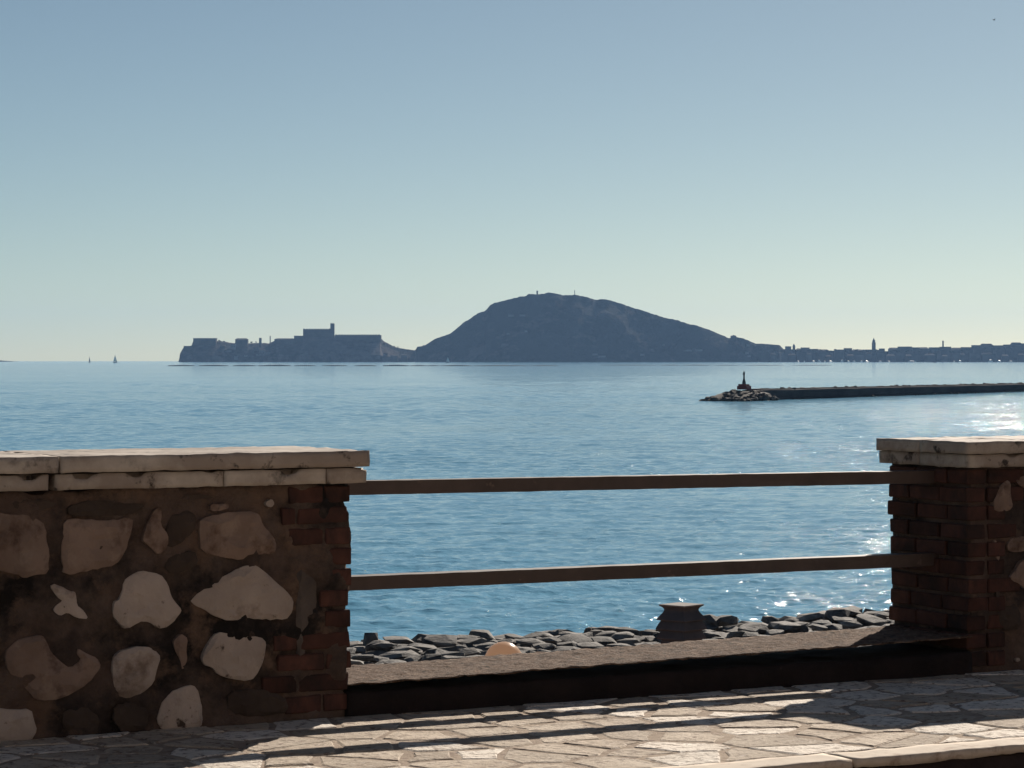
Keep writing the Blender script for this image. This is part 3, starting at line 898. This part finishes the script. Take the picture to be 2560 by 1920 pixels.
# ------------------------------------------------------------------ harbour mole with its light
def mole():
    t0 = at(1905, 635, 0); t1 = at(2560, 800, 0)
    dirv = (t1-t0).normalized(); nv = Vector((-dirv.y, dirv.x, 0))
    rt = empty('harbour_mole', (t0.x, t0.y, sea_level(640)), math.atan2(dirv.y, dirv.x))
    tag(rt, 'long low dark harbour breakwater reaching in from the right edge of the sea', 'breakwater')
    Lm = 330.0
    Hf = 2.32
    V, Q = [], []
    nseg = 110
    for i in range(nseg+1):
        x = Lm*i/nseg
        hh = Hf - .28*min(1, x/180) + noise.noise(Vector((x*.08, 0, 0)))*.10
        for (y, z) in ((0,-1.5),(0.0,.35),(.25,.55),(.25,hh-.55),(.1,hh-.5),(.1,hh),(1.2,hh+.05),(1.3,hh+.32),(3.0,hh+.32),(6.0,hh-.6),(9,-1.5)):
            V.append((x, y + noise.noise(Vector((x*.3, z, 3)))*.05, z))
    k = 11
    for i in range(nseg):
        for j in range(k-1):
            Q.append((i*k+j, (i+1)*k+j, (i+1)*k+j+1, i*k+j+1))
    Q.append(tuple(range(k-1, -1, -1))); Q.append(tuple(nseg*k+j for j in range(k)))
    obj('mole_wall', V, Q, MAT['mole'], rt)
    # rocks of the parapet, seen as bumps on the top line
    r = random.Random(4)
    MR = [rock_mesh(100+i, .7, MAT['mole_rock']) for i in range(8)]
    it = []
    for _ in range(420):
        x = r.uniform(4, Lm); it.append((x, r.uniform(1.4, 4.5), r.uniform(.6,1.3), Hf + .12 - .28*min(1, x/180) - r.uniform(0,.35), r.uniform(0,6.28), .8))
    # rubble at the foot of the mole, dotted along the water
    for _ in range(60):
        x = r.uniform(0, Lm); it.append((x, r.uniform(-.6,.3), r.uniform(.4,.9), .1, r.uniform(0,6.28), .8))
    joined('parapet_rocks', it, MR, MAT['mole_rock'], rt)
    # rocky head
    for _ in range(290):
        x = -15.8 + 17.6*r.random()**.85
        ht = 2.35*min(1, max(0, (x+15.6)/7.0))**.8 * (1 if x < -2 else max(.45, 1-(x+2)/5.5))
        y = r.uniform(-3.5, 9)
        edge = 1 - abs((y-2.5)/7.5)**2
        z = (ht)*max(.12, edge) * r.uniform(.72, 1.0) - .25
        o = bpy.data.objects.new('armour_rock', MR[r.randrange(8)])
        o.location = (x, y, z); sz = r.uniform(.8, 1.6)
        o.scale = (sz, sz, sz*r.uniform(.6,.9)); o.rotation_euler = (r.uniform(-.3,.3), r.uniform(-.3,.3), r.uniform(0,6.28))
        link(o, rt)
    # solid heart under the rocks
    V, Q = [], []
    for i in range(13):
        x = -14.5 + i*1.3
        ht = 2.15*min(1, max(0, (x+14.8)/6.5))**.7
        for (y, f) in ((-3.4,-.5),(-1.5,.75),(1,1),(4,1),(7,.75),(9,-.5)):
            V.append((x, y, ht*f if f > 0 else -1))
    for i in range(12):
        for j in range(5): Q.append((i*6+j, (i+1)*6+j, (i+1)*6+j+1, i*6+j+1))
    obj('rock_core', V, Q, MAT['mole_rock'], rt)
    # the light
    base = sea_level(640)
    lp = at(1860, 634, 0)
    q = (lp-t0); lx, ly = q.dot(dirv), q.dot(nv)
    zb = HC - (971-EY)/F*634
    light = empty('harbour_light', (lp.x, lp.y, zb - .25), math.atan2(dirv.y, dirv.x))
    tag(light, 'small dark harbour light on a red base at the seaward tip of the breakwater', 'beacon')
    m_px = 634/F
    b1 = boxes('base', [(-13*m_px, 15*m_px, -1.2, 1.2, 0, .25+6.5*m_px), (-13*m_px, -8.5*m_px, -.9, .9, .25+6.5*m_px, .25+11*m_px), (5*m_px, 12*m_px, -.9, .9, .25+6.5*m_px, .25+10.5*m_px),
                (12*m_px, 17.5*m_px, -1.1, 1.1, 0, .25+3*m_px)], MAT['redpaint'], light)
    def lathe(name, prof, m, par, seg=14):
        V, Q = [], []
        for (z, rad) in prof:
            for k in range(seg):
                an = 2*math.pi*k/seg; V.append((rad*math.cos(an), rad*math.sin(an), z))
        for i in range(len(prof)-1):
            for k in range(seg): Q.append((i*seg+k, i*seg+(k+1) % seg, (i+1)*seg+(k+1) % seg, (i+1)*seg+k))
        Q.append(tuple(range(seg-1,-1,-1))); Q.append(tuple((len(prof)-1)*seg+k for k in range(seg)))
        return obj(name, V, Q, m, par)
    z0 = .25
    u_ = m_px
    lathe('tower', [(z0+5*u_, 5.2*u_),(z0+15*u_, 4.6*u_),(z0+21*u_, 3.2*u_),(z0+23*u_, 2.3*u_),(z0+35*u_, 1.9*u_)], MAT['metal'], light)
    lathe('gallery', [(z0+23*u_, 2.2*u_),(z0+24*u_, 2.2*u_)], MAT['metal'], light)
    boxes('cross_arm', [(-5.5*u_, 3*u_, -.12, .12, z0+34*u_, z0+36.3*u_)], MAT['metal'], light)
    lathe('lantern', [(z0+35*u_, 2.6*u_),(z0+39*u_, 2.6*u_),(z0+40.5*u_, 2.0*u_),(z0+43*u_, .6*u_)], MAT['metal'], light)
mole()

# ------------------------------------------------------------------ far headland
HD = 7000.0
RIDGE = [(440,905),(447,904),(450,884),(459,868),(479,864.6),(483,852),(540,852),(552,853),(587,858),(621,858),(672,857.5),(690,850),(735,849),(753,843),(770,836),(838,838),
 (893,839),(950,842),(957,852),(970,858),(985,866),(1001,871),(1020,873.5),(1038,876),(1043,867),(1061,864),(1088,847),(1126,834),(1157,808),(1195,783),(1212,777),(1228,761),(1250,754),
 (1277,747),(1313,740),(1321,736.5),(1350,734),(1374,732),(1392,734),(1407,737),(1447,738.6),(1470,744),(1488,749),(1504,748),(1521,749.5),(1570,765),(1610,778),(1659,793),(1700,803),(1740,814),
 (1773,824),(1800,836),(1822,845),(1834,841),(1858,847),(1891,858.7),(1920,860),(1949,863),(1959,873),(1995,874),(2050,876),(2104,877),(2178,877),(2221,878),(2300,876),(2400,875),(2440,870),(2500,870),(2560,866),(2760,864),(2900,872),(3100,884)]
def ridge_z(px):
    for i in range(len(RIDGE)-1):
        a, b = RIDGE[i], RIDGE[i+1]
        if a[0] <= px <= b[0]:
            f = (px-a[0])/(b[0]-a[0]); y = a[1]+(b[1]-a[1])*f
            return HC - (y-EY)/F*HD
    return sea_level(HD)
def land(name, px0, px1, step, m, shore, back, expo, seed):
    xs = np.arange(px0, px1+.1, step)
    rows = 30
    V, Q = [], []
    for i, px in enumerate(xs):
        X = (px-EX)/F*HD
        zr = ridge_z(px)
        sl = sea_level(HD) - 1.5
        for j in range(rows+1):
            f = j/rows
            if f <= .6:
                g = f/.6; sh = HD - max(46.0, min(HD-shore, (zr-sl)*1.45)); y = sh + (HD-sh)*g; h = g**expo
            else:
                g = (f-.6)/.4; y = HD + (back-HD)*g; h = 1-g**1.6
            wob = noise.fractal(Vector((X*.006, y*.006, seed)), .8, 2.1, 5)
            amp = 14*h*(1-h)*4*.6 if f < .6 else 6*h*(1-h)
            fine = noise.fractal(Vector((X*.035, y*.035, seed+3)), .7, 2.2, 4)*1.7*min(1, h*3)
            fine += noise.noise(Vector((X*.13, y*.13, seed+9)))*1.3*min(1, h*3)
            hh = (zr - sl)
            z = sl + hh*h + wob*amp*min(1, hh/120) + fine*min(1, hh/60)
            if f < .6: z = min(z, sl + hh*(.22+.78*g) + 2)
            V.append((X*y/HD if f < .6 else X, y, z))
    k = rows+1
    for i in range(len(xs)-1):
        for j in range(rows): Q.append((i*k+j, (i+1)*k+j, (i+1)*k+j+1, i*k+j+1))
    o = obj(name, V, Q, m, smooth=False)
    return tag(o, kind='structure')
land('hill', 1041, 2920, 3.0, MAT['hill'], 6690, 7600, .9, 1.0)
land('old_town_hill', 440, 1041, 2.0, MAT['cliff'], 6880, 7300, .40, 5.0)
# sliver of far coast at the left edge
V, Q = [], []
for i in range(12):
    px = -120 + i*12.4
    h = max(0, min(1, (16-px)/26))*4.2*(1+.6*min(1, max(0, -px/100)))
    x = (px-EX)/F*8000
    V += [(x, 7900, sea_level(8000)-1), (x, 8000, sea_level(8000)+h), (x, 8300, sea_level(8000)-1)]
for i in range(11):
    for j in range(2): Q.append((i*3+j, (i+1)*3+j, (i+1)*3+j+1, i*3+j+1))
tag(obj('far_coast', V, Q, MAT['hill']), kind='structure')

# buildings: px range, top y, bottom y, depth
rf = random.Random(8)
def hz(py, d): return HC - (py-EY)/F*d
def building(name, x0, x1, ytop, ybot, d, depth, m, label, cat, group=None, gable=False, windows=True, crenel=False, roofm=None, base=8):
    zt, zb = hz(ytop, d), hz(ybot, d)
    X0, X1 = (x0-EX)/F*d, (x1-EX)/F*d
    cx = (X0+X1)/2; w = (X1-X0)/2; h = zt-zb
    root = empty(name, (cx, d, zb)); tag(root, label, cat, group)
    eave = h*(.80 if gable else 1.0)
    boxes('wall', [(-w, w, 0, depth, -base, eave)], m, root)
    if gable:
        V = [(-w*1.06,-1,eave),(w*1.06,-1,eave),(w*1.06,depth+1,eave),(-w*1.06,depth+1,eave),(-w*.75,depth/2,h),(w*.75,depth/2,h)]
        obj('roof', V, [(0,1,5,4),(2,3,4,5),(0,4,3),(1,2,5)], roofm or MAT['farroof'], root)
    elif crenel:
        n = max(2, int(w*2/7)); lst = []
        for i in range(n):
            a = -w + (i+.1)*2*w/n; lst.append((a, a+2*w/n*.55, .0, 1.5, eave, eave+1.6))
        boxes('battlement', lst, m, root)
    else:
        boxes('roof', [(-w*1.03, w*1.03, -.6, depth+.5, eave, eave+.7)], roofm or MAT['farroof'], root)
    if windows:
        fl = max(1, int(eave/5)); n = max(1, int(w*2/6)); lst = []
        for f in range(fl):
            for i in range(n):
                a = -w + (i+.5)*2*w/n; lst.append((a-.7, a+.7, -.12, .3, f*5+1.8, f*5+3.8))
        boxes('windows', lst, MAT['farglass'], root)
    return root
# the fortress and old town
building('fortress_keep', 757.6, 828, 823, 850, 6985, 40, MAT['farstone'], 'square fortress keep highest on the old town hill, with a slim tower at its right', 'fortress', crenel=True)
building('fortress_tower', 825.8, 835.8, 809, 850, 6982, 12, MAT['farstone'], 'slim tower rising from the right corner of the fortress keep', 'tower', windows=False, crenel=True)
building('fortress_bastion', 838, 952, 837.5, 862, 6975, 40, MAT['farstone'], 'long flat walled bastion running right from the fortress keep', 'fortress', crenel=True)
building('cliff_house', 483, 540, 846, 868, 6975, 30, MAT['farstone'], 'long flat-roofed building at the left end of the old town cliff', 'building')
building('cliff_house', 459, 482, 865.6, 885, 6975, 20, MAT['farstone'], 'low stepped building at the foot of the leftmost cliff edge', 'building')
building('church', 588, 619, 845.5, 862, 6975, 24, MAT['farstone'], 'boxy building standing up from the old town ridge, left of the slim belfry', 'building', gable=True)
building('belfry', 647.5, 653.5, 845.5, 862, 6975, 8, MAT['farstone'], 'slim small belfry on the old town ridge between the box building and the fortress', 'tower', windows=False)
building('belfry', 674.2, 676.4, 840.5, 860, 6975, 4, MAT['farstone'], 'thin mast on the old town ridge just left of the fortress slope', 'mast', windows=False)
building('ridge_house', 686, 737, 845.6, 858, 6975, 24, MAT['farstone'], 'row of houses on the ridge stepping up to the fortress keep', 'building', gable=True)
building('ridge_house', 735, 757, 840, 858, 6975, 24, MAT['farstone'], 'house against the left foot of the fortress keep', 'building')
# houses down the old town slope: (px, ytop, w, h, pale)
slope = [(515,868,14,12,0),(556,862,12,12,0),(570,872,18,11,0),(583,860,12,9,1),(600,880,16,12,0),(612,866,14,11,0),(628,876,14,12,0),(640,866,16,9,0),(655,872,14,12,1),(590,889,10,4,1),(614,887,8,5,1),
         (646,884,12,5,1),(668,880,16,12,0),(684,868,14,12,0),(700,880,16,12,0),(716,864,14,12,0),(694,896,9,5,1),(735,878,18,13,0),(752,866,14,12,0),(770,880,18,13,0),(790,868,16,12,0),(812,882,18,12,0),
         (838,872,18,12,0),(862,884,20,12,0),(885,872,18,12,0),(910,884,18,11,0),(935,876,20,12,0),(960,884,18,11,0),(985,888,18,9,0),(1010,886,16,9,0),(560,886,14,11,0),(540,878,12,12,0)]
ORD = ['leftmost','second','third','fourth','fifth','sixth','seventh','eighth','ninth','tenth','eleventh','twelfth','thirteenth','fourteenth','fifteenth','sixteenth','seventeenth','eighteenth','nineteenth','twentieth','twenty-first','twenty-second','twenty-third','twenty-fourth','twenty-fifth','twenty-sixth','twenty-seventh','twenty-eighth','twenty-ninth','thirtieth','thirty-first','thirty-second','thirty-third','thirty-fourth','thirty-fifth','thirty-sixth','thirty-seventh','thirty-eighth','thirty-ninth','fortieth','forty-first','forty-second','forty-third','forty-fourth']
def nth(k): return ORD[k] + ('' if k == 0 else ' from the left')
def slope_row(yt): return 'upper' if yt < 870 else ('middle' if yt < 883 else 'lowest')
slope_rank = {}
for pale_ in (0, 1):
    for rw_ in ('upper', 'middle', 'lowest'):
        for k, it_ in enumerate(sorted([q for q in slope if q[4] == pale_ and slope_row(q[1]) == rw_])): slope_rank[it_] = k
for i, (px, yt, w, h, pale) in enumerate(slope):
    rk_ = slope_rank[(px, yt, w, h, pale)]; rw_ = slope_row(yt)
    d = 6918 + (900-yt)*1.2
    building('town_house', px-w/2, px+w/2, yt, yt+h, d, 12, MAT['farpale' if pale else 'farhouse'],
             ('small pale house on the old town slope, %s row, %s' % (rw_, nth(rk_))) if pale else ('hazy dark house on the old town slope, %s row, %s' % (rw_, nth(rk_))),
             'house', 'pale houses low on the old town slope' if pale else 'hazy houses packed on the old town slope', gable=bool(i % 3), windows=True)
# pale specks on the green hill
HL = ['left one of the two pale long buildings high on the wooded hill', 'right one of the two pale long buildings high on the wooded hill',
      'tiny pale speck of a house half way down the left part of the hill', 'tiny pale house half way down below the hill summit', 'broad greyish building low on the left side of the hill',
      'small domed looking pale house low on the right half of the hill', 'thin pale house just above the water on the right half of the hill', 'tiny pale house upper most on the right foot of the hill',
      'left one of two long pale walls low on the right foot of the hill', 'right one of two long pale walls low on the right foot of the hill', 'pale house on the ridge where the hill meets the town',
      'pale house just below the ridge house where hill and town meet', 'lowest pale house under the spot where hill and town meet', 'left of two thin pale buildings by the water below the summit', 'right of two thin pale buildings by the water below the summit']
for i, (px, yt, w, h) in enumerate([(1278,787,14,3.2),(1306,786,14,3.6),(1271,832,8,3),(1315,826,7,3),(1262,859,20,8),(1630,872,12,6),(1606,884,10,4),(1660,861,5,3),(1748,873,16,3.5),(1720,874,20,3),(1871,861,9,4.5),
                                  (1868,880,8,4),(1873,888,9,4),(1488,884,14,3),(1505,889,18,3)]):
    g = (905-yt)/170.0
    zr_ = ridge_z(px)-sea_level(HD); g_ = min(1, (905-yt)/F*HD/zr_)**(1/.9); sh_ = max(46, min(310, zr_*1.45)); d = HD - sh_*(1-g_) - 12
    building('hill_villa', px-w/2, px+w/2, yt, yt+h, d, 10, MAT['farpale'] if px not in (1262,1630) else MAT['farhouse'],
             HL[i], 'house', 'tiny pale buildings on the wooded hill', windows=False, base=1.5)
building('hilltop_chapel', 1341, 1345, 727.5, 738, 6995, 4, MAT['farstone'], 'tiny tower on the hilltop left of the summit', 'tower', windows=False)
building('hilltop_mast', 1436, 1437.5, 726, 741, 6995, 1.5, MAT['metal'], 'thin radio mast on the hilltop right of the summit', 'mast', windows=False)
building('hill_shoulder_house', 1827, 1841, 838.5, 848, 6985, 12, MAT['farstone'], 'small house breaking the right shoulder line of the hill', 'house', gable=True)
# the low coast town on the right
coast = [(1965,1978,866.5),(1992,2004,871),(2004,2024,869.5),(2024,2046,873),(2046,2072,873.5),(2088,2110,874.5),(2112,2130,871),(2130,2158,873.5),(2158,2180,874.5),(2200,2212,872),
         (2223,2247,869),(2247,2280,867),(2283,2300,869),(2300,2322,868),(2325,2352,869),(2352,2378,867.5),(2378,2405,869),(2405,2432,868.5),(2432,2452,863.5),(2452,2484,859),(2484,2512,864),(2512,2530,862),(2528,2556,856),(2556,2600,859),
         (2600,2640,864),(2640,2700,862)]
names = ['low', 'broad', 'flat topped', 'squat', 'long']
for i, (x0, x1, yt) in enumerate(coast):
    building('coast_building', x0, x1, yt, 890, 6960 - (i % 3)*6, 22, MAT['farstone' if i % 2 else 'farhouse'],
             'hazy %s town building on the right skyline, %s in the row' % (['low gabled' if (i % 3 == 1 or i in (19, 22)) else 'flat roofed'][0], nth(i)), 'building', 'hazy town buildings along the right skyline', gable=(i % 3 == 1 or i in (19, 22)), windows=False)
# second line of lower buildings nearer the shore
for i in range(30):
    x0 = 1900 + i*24 + rf.uniform(-6,6); w = rf.uniform(12,26)
    building('shore_building', x0, x0+w, rf.uniform(880,888), 903, 6880 - (i % 2)*10, 16, MAT['farhouse' if i % 3 else 'farstone'],
             'small hazy %s waterside building below the town skyline, %s' % ('gabled' if i % 2 else 'flat roofed', nth(i)), 'building', 'hazy buildings by the water on the right', gable=bool(i % 2), windows=False)
def far_tower(x, ytop, ybase, w, label):
    d = 6950
    zt, zb = hz(ytop, d), hz(ybase, d)
    X = (x-EX)/F*d; r = w/2/F*d; h = zt-zb
    root = empty('bell_tower', (X, d, zb)); tag(root, label, 'tower')
    boxes('shaft', [(-r, r, 0, 2*r, -6, h*.62)], MAT['farstone'], root)
    boxes('belfry', [(-r*.72, r*.72, r*.28, 2*r-r*.28, h*.62, h*.80)], MAT['farstone'], root)
    q = r*.5
    obj('spire', [(-q, r-q, h*.80), (q, r-q, h*.80), (q, r+q, h*.80), (-q, r+q, h*.80), (0, r, h)], [(0,1,4),(1,2,4),(2,3,4),(3,0,4)], MAT['farstone'], root)
far_tower(2185, 844, 876, 8.6, 'tall pointed bell tower standing above the town skyline on the right')
far_tower(1985, 859, 874, 6, 'small stubby tower on the skyline just right of the hill foot')
building('thin_chimney', 2356, 2359.4, 852.5, 870, 6958, 3, MAT['farstone'], 'thin straight factory chimney on the skyline right of the bell tower', 'chimney', windows=False)

# ------------------------------------------------------------------ boats
def hull(name, L, B, H, m, root):
    V, Q = [], []
    secs = [(-.5,.75,.95),(-.2,1,.9),(.15,.95,.95),(.4,.5,1.05),(.52,.04,1.2)]
    for (x, b, h) in secs:
        V += [(x*L, -b*B/2, h*H), (x*L*.96, -b*B*.35, .05*H), (x*L*.96, 0, -.25*H), (x*L*.96, b*B*.35, .05*H), (x*L, b*B/2, h*H)]
    for i in range(4):
        for j in range(4): Q.append((i*5+j, (i+1)*5+j, (i+1)*5+j+1, i*5+j+1))
        Q.append((i*5+4, (i+1)*5+4, (i+1)*5, i*5))
    Q.append((0,1,2,3,4)[::-1])
    return obj(name, V, Q, m, root)
def sailboat(px, d, height_px, rz, label, group=None, sailm='sail'):
    X = (px-EX)/F*d; Hm = height_px/F*d
    root = empty('sailboat', (X, d, sea_level(d)), rz); tag(root, label, 'sailboat', group)
    L = Hm*.72
    hull('hull', L, L*.28, Hm*.09, MAT['greyhull'], root)
    boxes('mast', [(-.06, .06, -.06, .06, 0, Hm)], MAT['metal'], root)
    # sails with some belly, closed thin shells
    def sail(name, pts):
        n = 7; V, Q = [], []
        (ax, az), (bx, bz), (cx_, cz) = pts
        for i in range(n):
            f = i/(n-1)
            for j in range(5):
                g = j/4
                x = ax + (bx-ax)*f + (cx_-ax - (bx-ax)*1.0)*0
                # between luff (a->c) and leech (b->c)
                px_ = (ax+(cx_-ax)*f)*(1-g) + (bx+(cx_-bx)*f)*g
                pz_ = (az+(cz-az)*f)*(1-g) + (bz+(cz-bz)*f)*g
                V.append((px_, math.sin(g*math.pi)*.08*L*(1-f*.6), pz_))
        base = len(V)
        V += [(v[0], v[1]+.05, v[2]) for v in V]
        for i in range(n-1):
            for j in range(4):
                q = (i*5+j, i*5+j+1, (i+1)*5+j+1, (i+1)*5+j)
                Q.append(q); Q.append(tuple(base+k for k in q[::-1]))
        obj(name, V, Q, MAT[sailm], root, smooth=True)
    sail('mainsail', [(-.02*L, .14*Hm), (-.46*L, .14*Hm), (-.02*L, .97*Hm)])
    sail('jib', [(.47*L, .10*Hm), (.04*L, .13*Hm), (.02*L, .85*Hm)])
    return root
sailboat(224, 6000, 14.5, R(75), 'smaller distant sailboat on the horizon, leftmost of the two at the left', None, 'greyhull')
sailboat(288, 5600, 20.5, R(55), 'taller distant sailboat on the horizon between the small sailboat and the old town hill', None)
sailboat(1120, 5200, 15, R(20), 'tiny white sailed boat below the left foot of the wooded hill', None, 'white')
# trees that break the skyline
def crown_mesh(seed):
    r = random.Random(seed); bm = bmesh.new()
    for k in range(7):
        c = Vector((r.uniform(-.36,.36), r.uniform(-.3,.3), r.uniform(.45,.82)))
        ret = bmesh.ops.create_icosphere(bm, subdivisions=1, radius=r.uniform(.17,.30))
        for v in ret['verts']:
            v.co = Vector((v.co.x*1.2, v.co.y, v.co.z*.8))*(1+.35*noise.noise(v.co*9+c*5)) + c
    me = bpy.data.meshes.new('crown'); bm.to_mesh(me); bm.free(); me.materials.append(MAT['farfoliage']); return me
CR = [crown_mesh(i) for i in range(5)]
tv, tq = [], []
for (z, rad) in ((-1.2,.05),(0,.045),(.6,.03)):
    for k in range(6): tv.append((rad*math.cos(k*math.pi/3), rad*math.sin(k*math.pi/3), z))
for i in range(2):
    for k in range(6): tq.append((i*6+k, i*6+(k+1) % 6, (i+1)*6+(k+1) % 6, (i+1)*6+k))
TR = mesh_of('trunk', tv, tq, MAT['farstone'])
rt_ = random.Random(77)
tx = []
x = 1905
while x < 2590:
    tx.append((x, rt_.uniform(872, 875.5) if x < 2420 else rt_.uniform(866, 870), rt_.uniform(6, 10.5), 6938, 0)); x += rt_.uniform(13, 27)
for k in range(9): tx.append((960 + k*9 + rt_.uniform(-2,2), 858 + k*2.0 + (3 if k > 4 else 0), rt_.uniform(4,6.5), 6975, 1))
for (xx, yy) in ((548,853),(560,855),(628,857),(640,857),(700,850),(1834,841),(1060,866),(1100,847),(1196,786),(1322,738)): tx.append((xx, yy-3.5, rt_.uniform(4,6), 6985, 2))
cnt = [0, 0, 0]
for (px, top, hpx, d, kind) in tx:
    Ht = hpx/F*d; zt = hz(top, d)
    t_ = empty('tree', ((px-EX)/F*d, d, zt - Ht), rt_.uniform(0, 6.28))
    lab = ['small dark tree on the right hand town skyline, %s', 'small dark tree on the slope right of the fortress, %s', 'tiny dark tree breaking the far ridge line, %s'][kind] % nth(cnt[kind]) 
    cnt[kind] += 1
    tag(t_, lab, 'tree', ['trees on the right hand town skyline', 'trees right of the fortress', 'trees on the far ridge line'][kind])
    for me, nm in ((CR[rt_.randrange(5)], 'crown'), (TR, 'trunk')):
        o = bpy.data.objects.new(nm, me); o.scale = (Ht*1.25, Ht*1.25, Ht); link(o, t_)

boats = [(1996,6,3),(2012,4,3),(2036,9,3),(2051,10,6),(2062,6,3),(2078,12,3),(2107,8,6),(2124,8,4),(2135,9,3),(2155,7,4),(2170,12,3),(2204,10,3),(2223,6,2.5),(2281,24,3.2),(2388,5,3),(2404,8,4),(2476,12,6),(2500,10,4),(2530,14,3)]
pb = None
for i, (px, w, h) in enumerate(boats):
    d = 6600
    X = (px-EX)/F*d
    root = empty('moored_boat', (X, d + (i % 4)*8, sea_level(d)), 0)
    tag(root, 'tiny white moored boat on the right hand shore, %s of the row' % nth(i), 'boat', 'white boats moored along the right shore')
    L = w/F*d*.85; Hh = h/F*d*1.0
    hull('hull', L*1.0, L*.35, Hh*.45, MAT['white'], root)
    boxes('cabin', [(-L*.28, L*.18, -L*.1, L*.1, Hh*.4, Hh*.80)], MAT['white'], root)
    a_ = L*.26; bt = (1.0, .35, .7, .2, .55)[i % 5]
    V = []
    for zz in (0, .12):
        for (x, y) in ((-a_, -a_*.8), (a_, -a_*.8), (a_, a_*.8), (-a_, a_*.8)):
            V.append((x, y, Hh*.95 + zz - x*.35*bt + y*.34*bt))
    obj('glint_panel', V, [(3,2,1,0),(4,5,6,7),(0,1,5,4),(1,2,6,5),(2,3,7,6),(3,0,4,7)], MAT['gloss'], root)  # panel added above the cabin, tilted so that the sun glints off it
# small dark working boat with a mast
dk = empty('fishing_boat', ((2337-EX)/F*5600, 5600, sea_level(5600)))
tag(dk, 'tiny dark boat sitting low on the water under the bell tower town', 'boat')
hull('hull', 7, 2.4, 1.6, MAT['greyhull'], dk)
boxes('cabin', [(-1.6, .6, -.8, .8, 1.2, 3.4)], MAT['greyhull'], dk)
boxes('mast', [(.6, .8, -.1, .1, 1.2, 6.2)], MAT['metal'], dk)

# mussel farm: long dark lines of floats
lines = [(420,487,4),(497,571,4),(583,640,4),(645,657,2.5),(650,727,4.5),(735,790,3.5),(806,868,3.5),(886,941,3.5),(958,1022,4.5),(1026,1068,3.5),(1070,1098,3.2),(1102,1180,3.6),(1184,1318,3.0),(1322,1396,2.4),(1500,1640,1.6),(1650,1700,2),(1706,1775,2.2),(1785,1850,1.8),(1860,1960,1.8),(1975,2080,1.8)]
for i, (x0, x1, th) in enumerate(lines):
    d = 3150.0 if x0 < 1400 else 3400.0
    X0, X1 = (x0-EX)/F*d, (x1-EX)/F*d
    L = X1-X0; hm = th/F*d*.95
    root = empty('mussel_raft', ((X0+X1)/2, d, sea_level(d)), 0)
    if x0 < 1400:
        tag(root, 'dark low line of mussel floats below the old town, %s' % nth(i), 'mussel raft', 'dark mussel rafts in a row below the old town')
    else:
        tag(root, 'faint mussel float line below the hill, %s' % nth(i-14), 'mussel raft', 'faint mussel rafts in a row below the wooded hill')
    V, Q = [], []
    n = max(4, int(L/2.2))
    for k in range(n):
        x = -L/2 + (k+.5)*L/n
        env = .45 + .55*math.sin(math.pi*(k+.5)/n)
        r_ = hm*env
        b = len(V); seg = 8
        for (zz, f) in ((-.4,.6),(r_*.25,1),(r_*.75,.8),(r_,.25)):
            for q in range(seg):
                an = 2*math.pi*q/seg; V.append((x + .9*f*math.cos(an), 1.4*f*math.sin(an), zz))
        for a_ in range(3):
            for q in range(seg): Q.append((b+a_*seg+q, b+a_*seg+(q+1) % seg, b+(a_+1)*seg+(q+1) % seg, b+(a_+1)*seg+q))
        Q.append(tuple(b+3*seg+q for q in range(seg)))
    obj('floats', V, Q, MAT['float_'], root)
    boxes('line', [(-L/2, L/2, -.5, .5, -.2, hm*.35)], MAT['float_'], root)

# seabird high on the right
bd = 420.0
bp = Vector(((2485-EX)/F*bd, bd, hz(50, bd)))
bird = empty('seabird', bp, R(35)); tag(bird, 'tiny dark seabird flying high in the sky near the top right corner', 'bird')
bm = bmesh.new()
bmesh.ops.create_uvsphere(bm, u_segments=12, v_segments=8, radius=1)
for v in bm.verts:
    x, y, z = v.co
    v.co = Vector((x*.24, y*.055*(1-.5*max(0,-x)), z*.06))
from_bm('body', bm, MAT['feather'], bird, True)
for sg in (-1, 1):
    V, Q = [], []
    for i in range(6):
        f = i/5
        y = sg*(.03+.33*f); z = .02 + .16*math.sin(f*2.0); c_ = .09*(1-f*.75)
        V += [(.05-.10*f*f+c_, y, z-.008), (.05-.10*f*f-c_, y, z-.008), (.05-.10*f*f-c_, y, z+.008), (.05-.10*f*f+c_, y, z+.008)]
    for i in range(5):
        for j in range(4): Q.append((i*4+j, (i+1)*4+j, (i+1)*4+(j+1) % 4, i*4+(j+1) % 4))
    Q.append((0,1,2,3)); Q.append((23,22,21,20))
    obj('wing', V, Q, MAT['feather'], bird)

# ------------------------------------------------------------------ haze
def haze():
    V, Q = box_vf(-12600, 12600, -60, 12600, -24, 205)
    m = bpy.data.materials.new('haze')
    m.use_nodes = True
    N, L = m.node_tree.nodes, m.node_tree.links
    N.clear()
    out = N.new('ShaderNodeOutputMaterial')
    v = N.new('ShaderNodeVolumePrincipled')
    v.inputs['Color'].default_value = (.33, .58, 1.0, 1)
    v.inputs['Density'].default_value = 3.2e-5
    v.inputs['Anisotropy'].default_value = 0.2
    L.new(v.outputs[0], out.inputs['Volume'])
    o = obj('haze', V, Q, m)
    tag(o, kind='stuff')
haze()
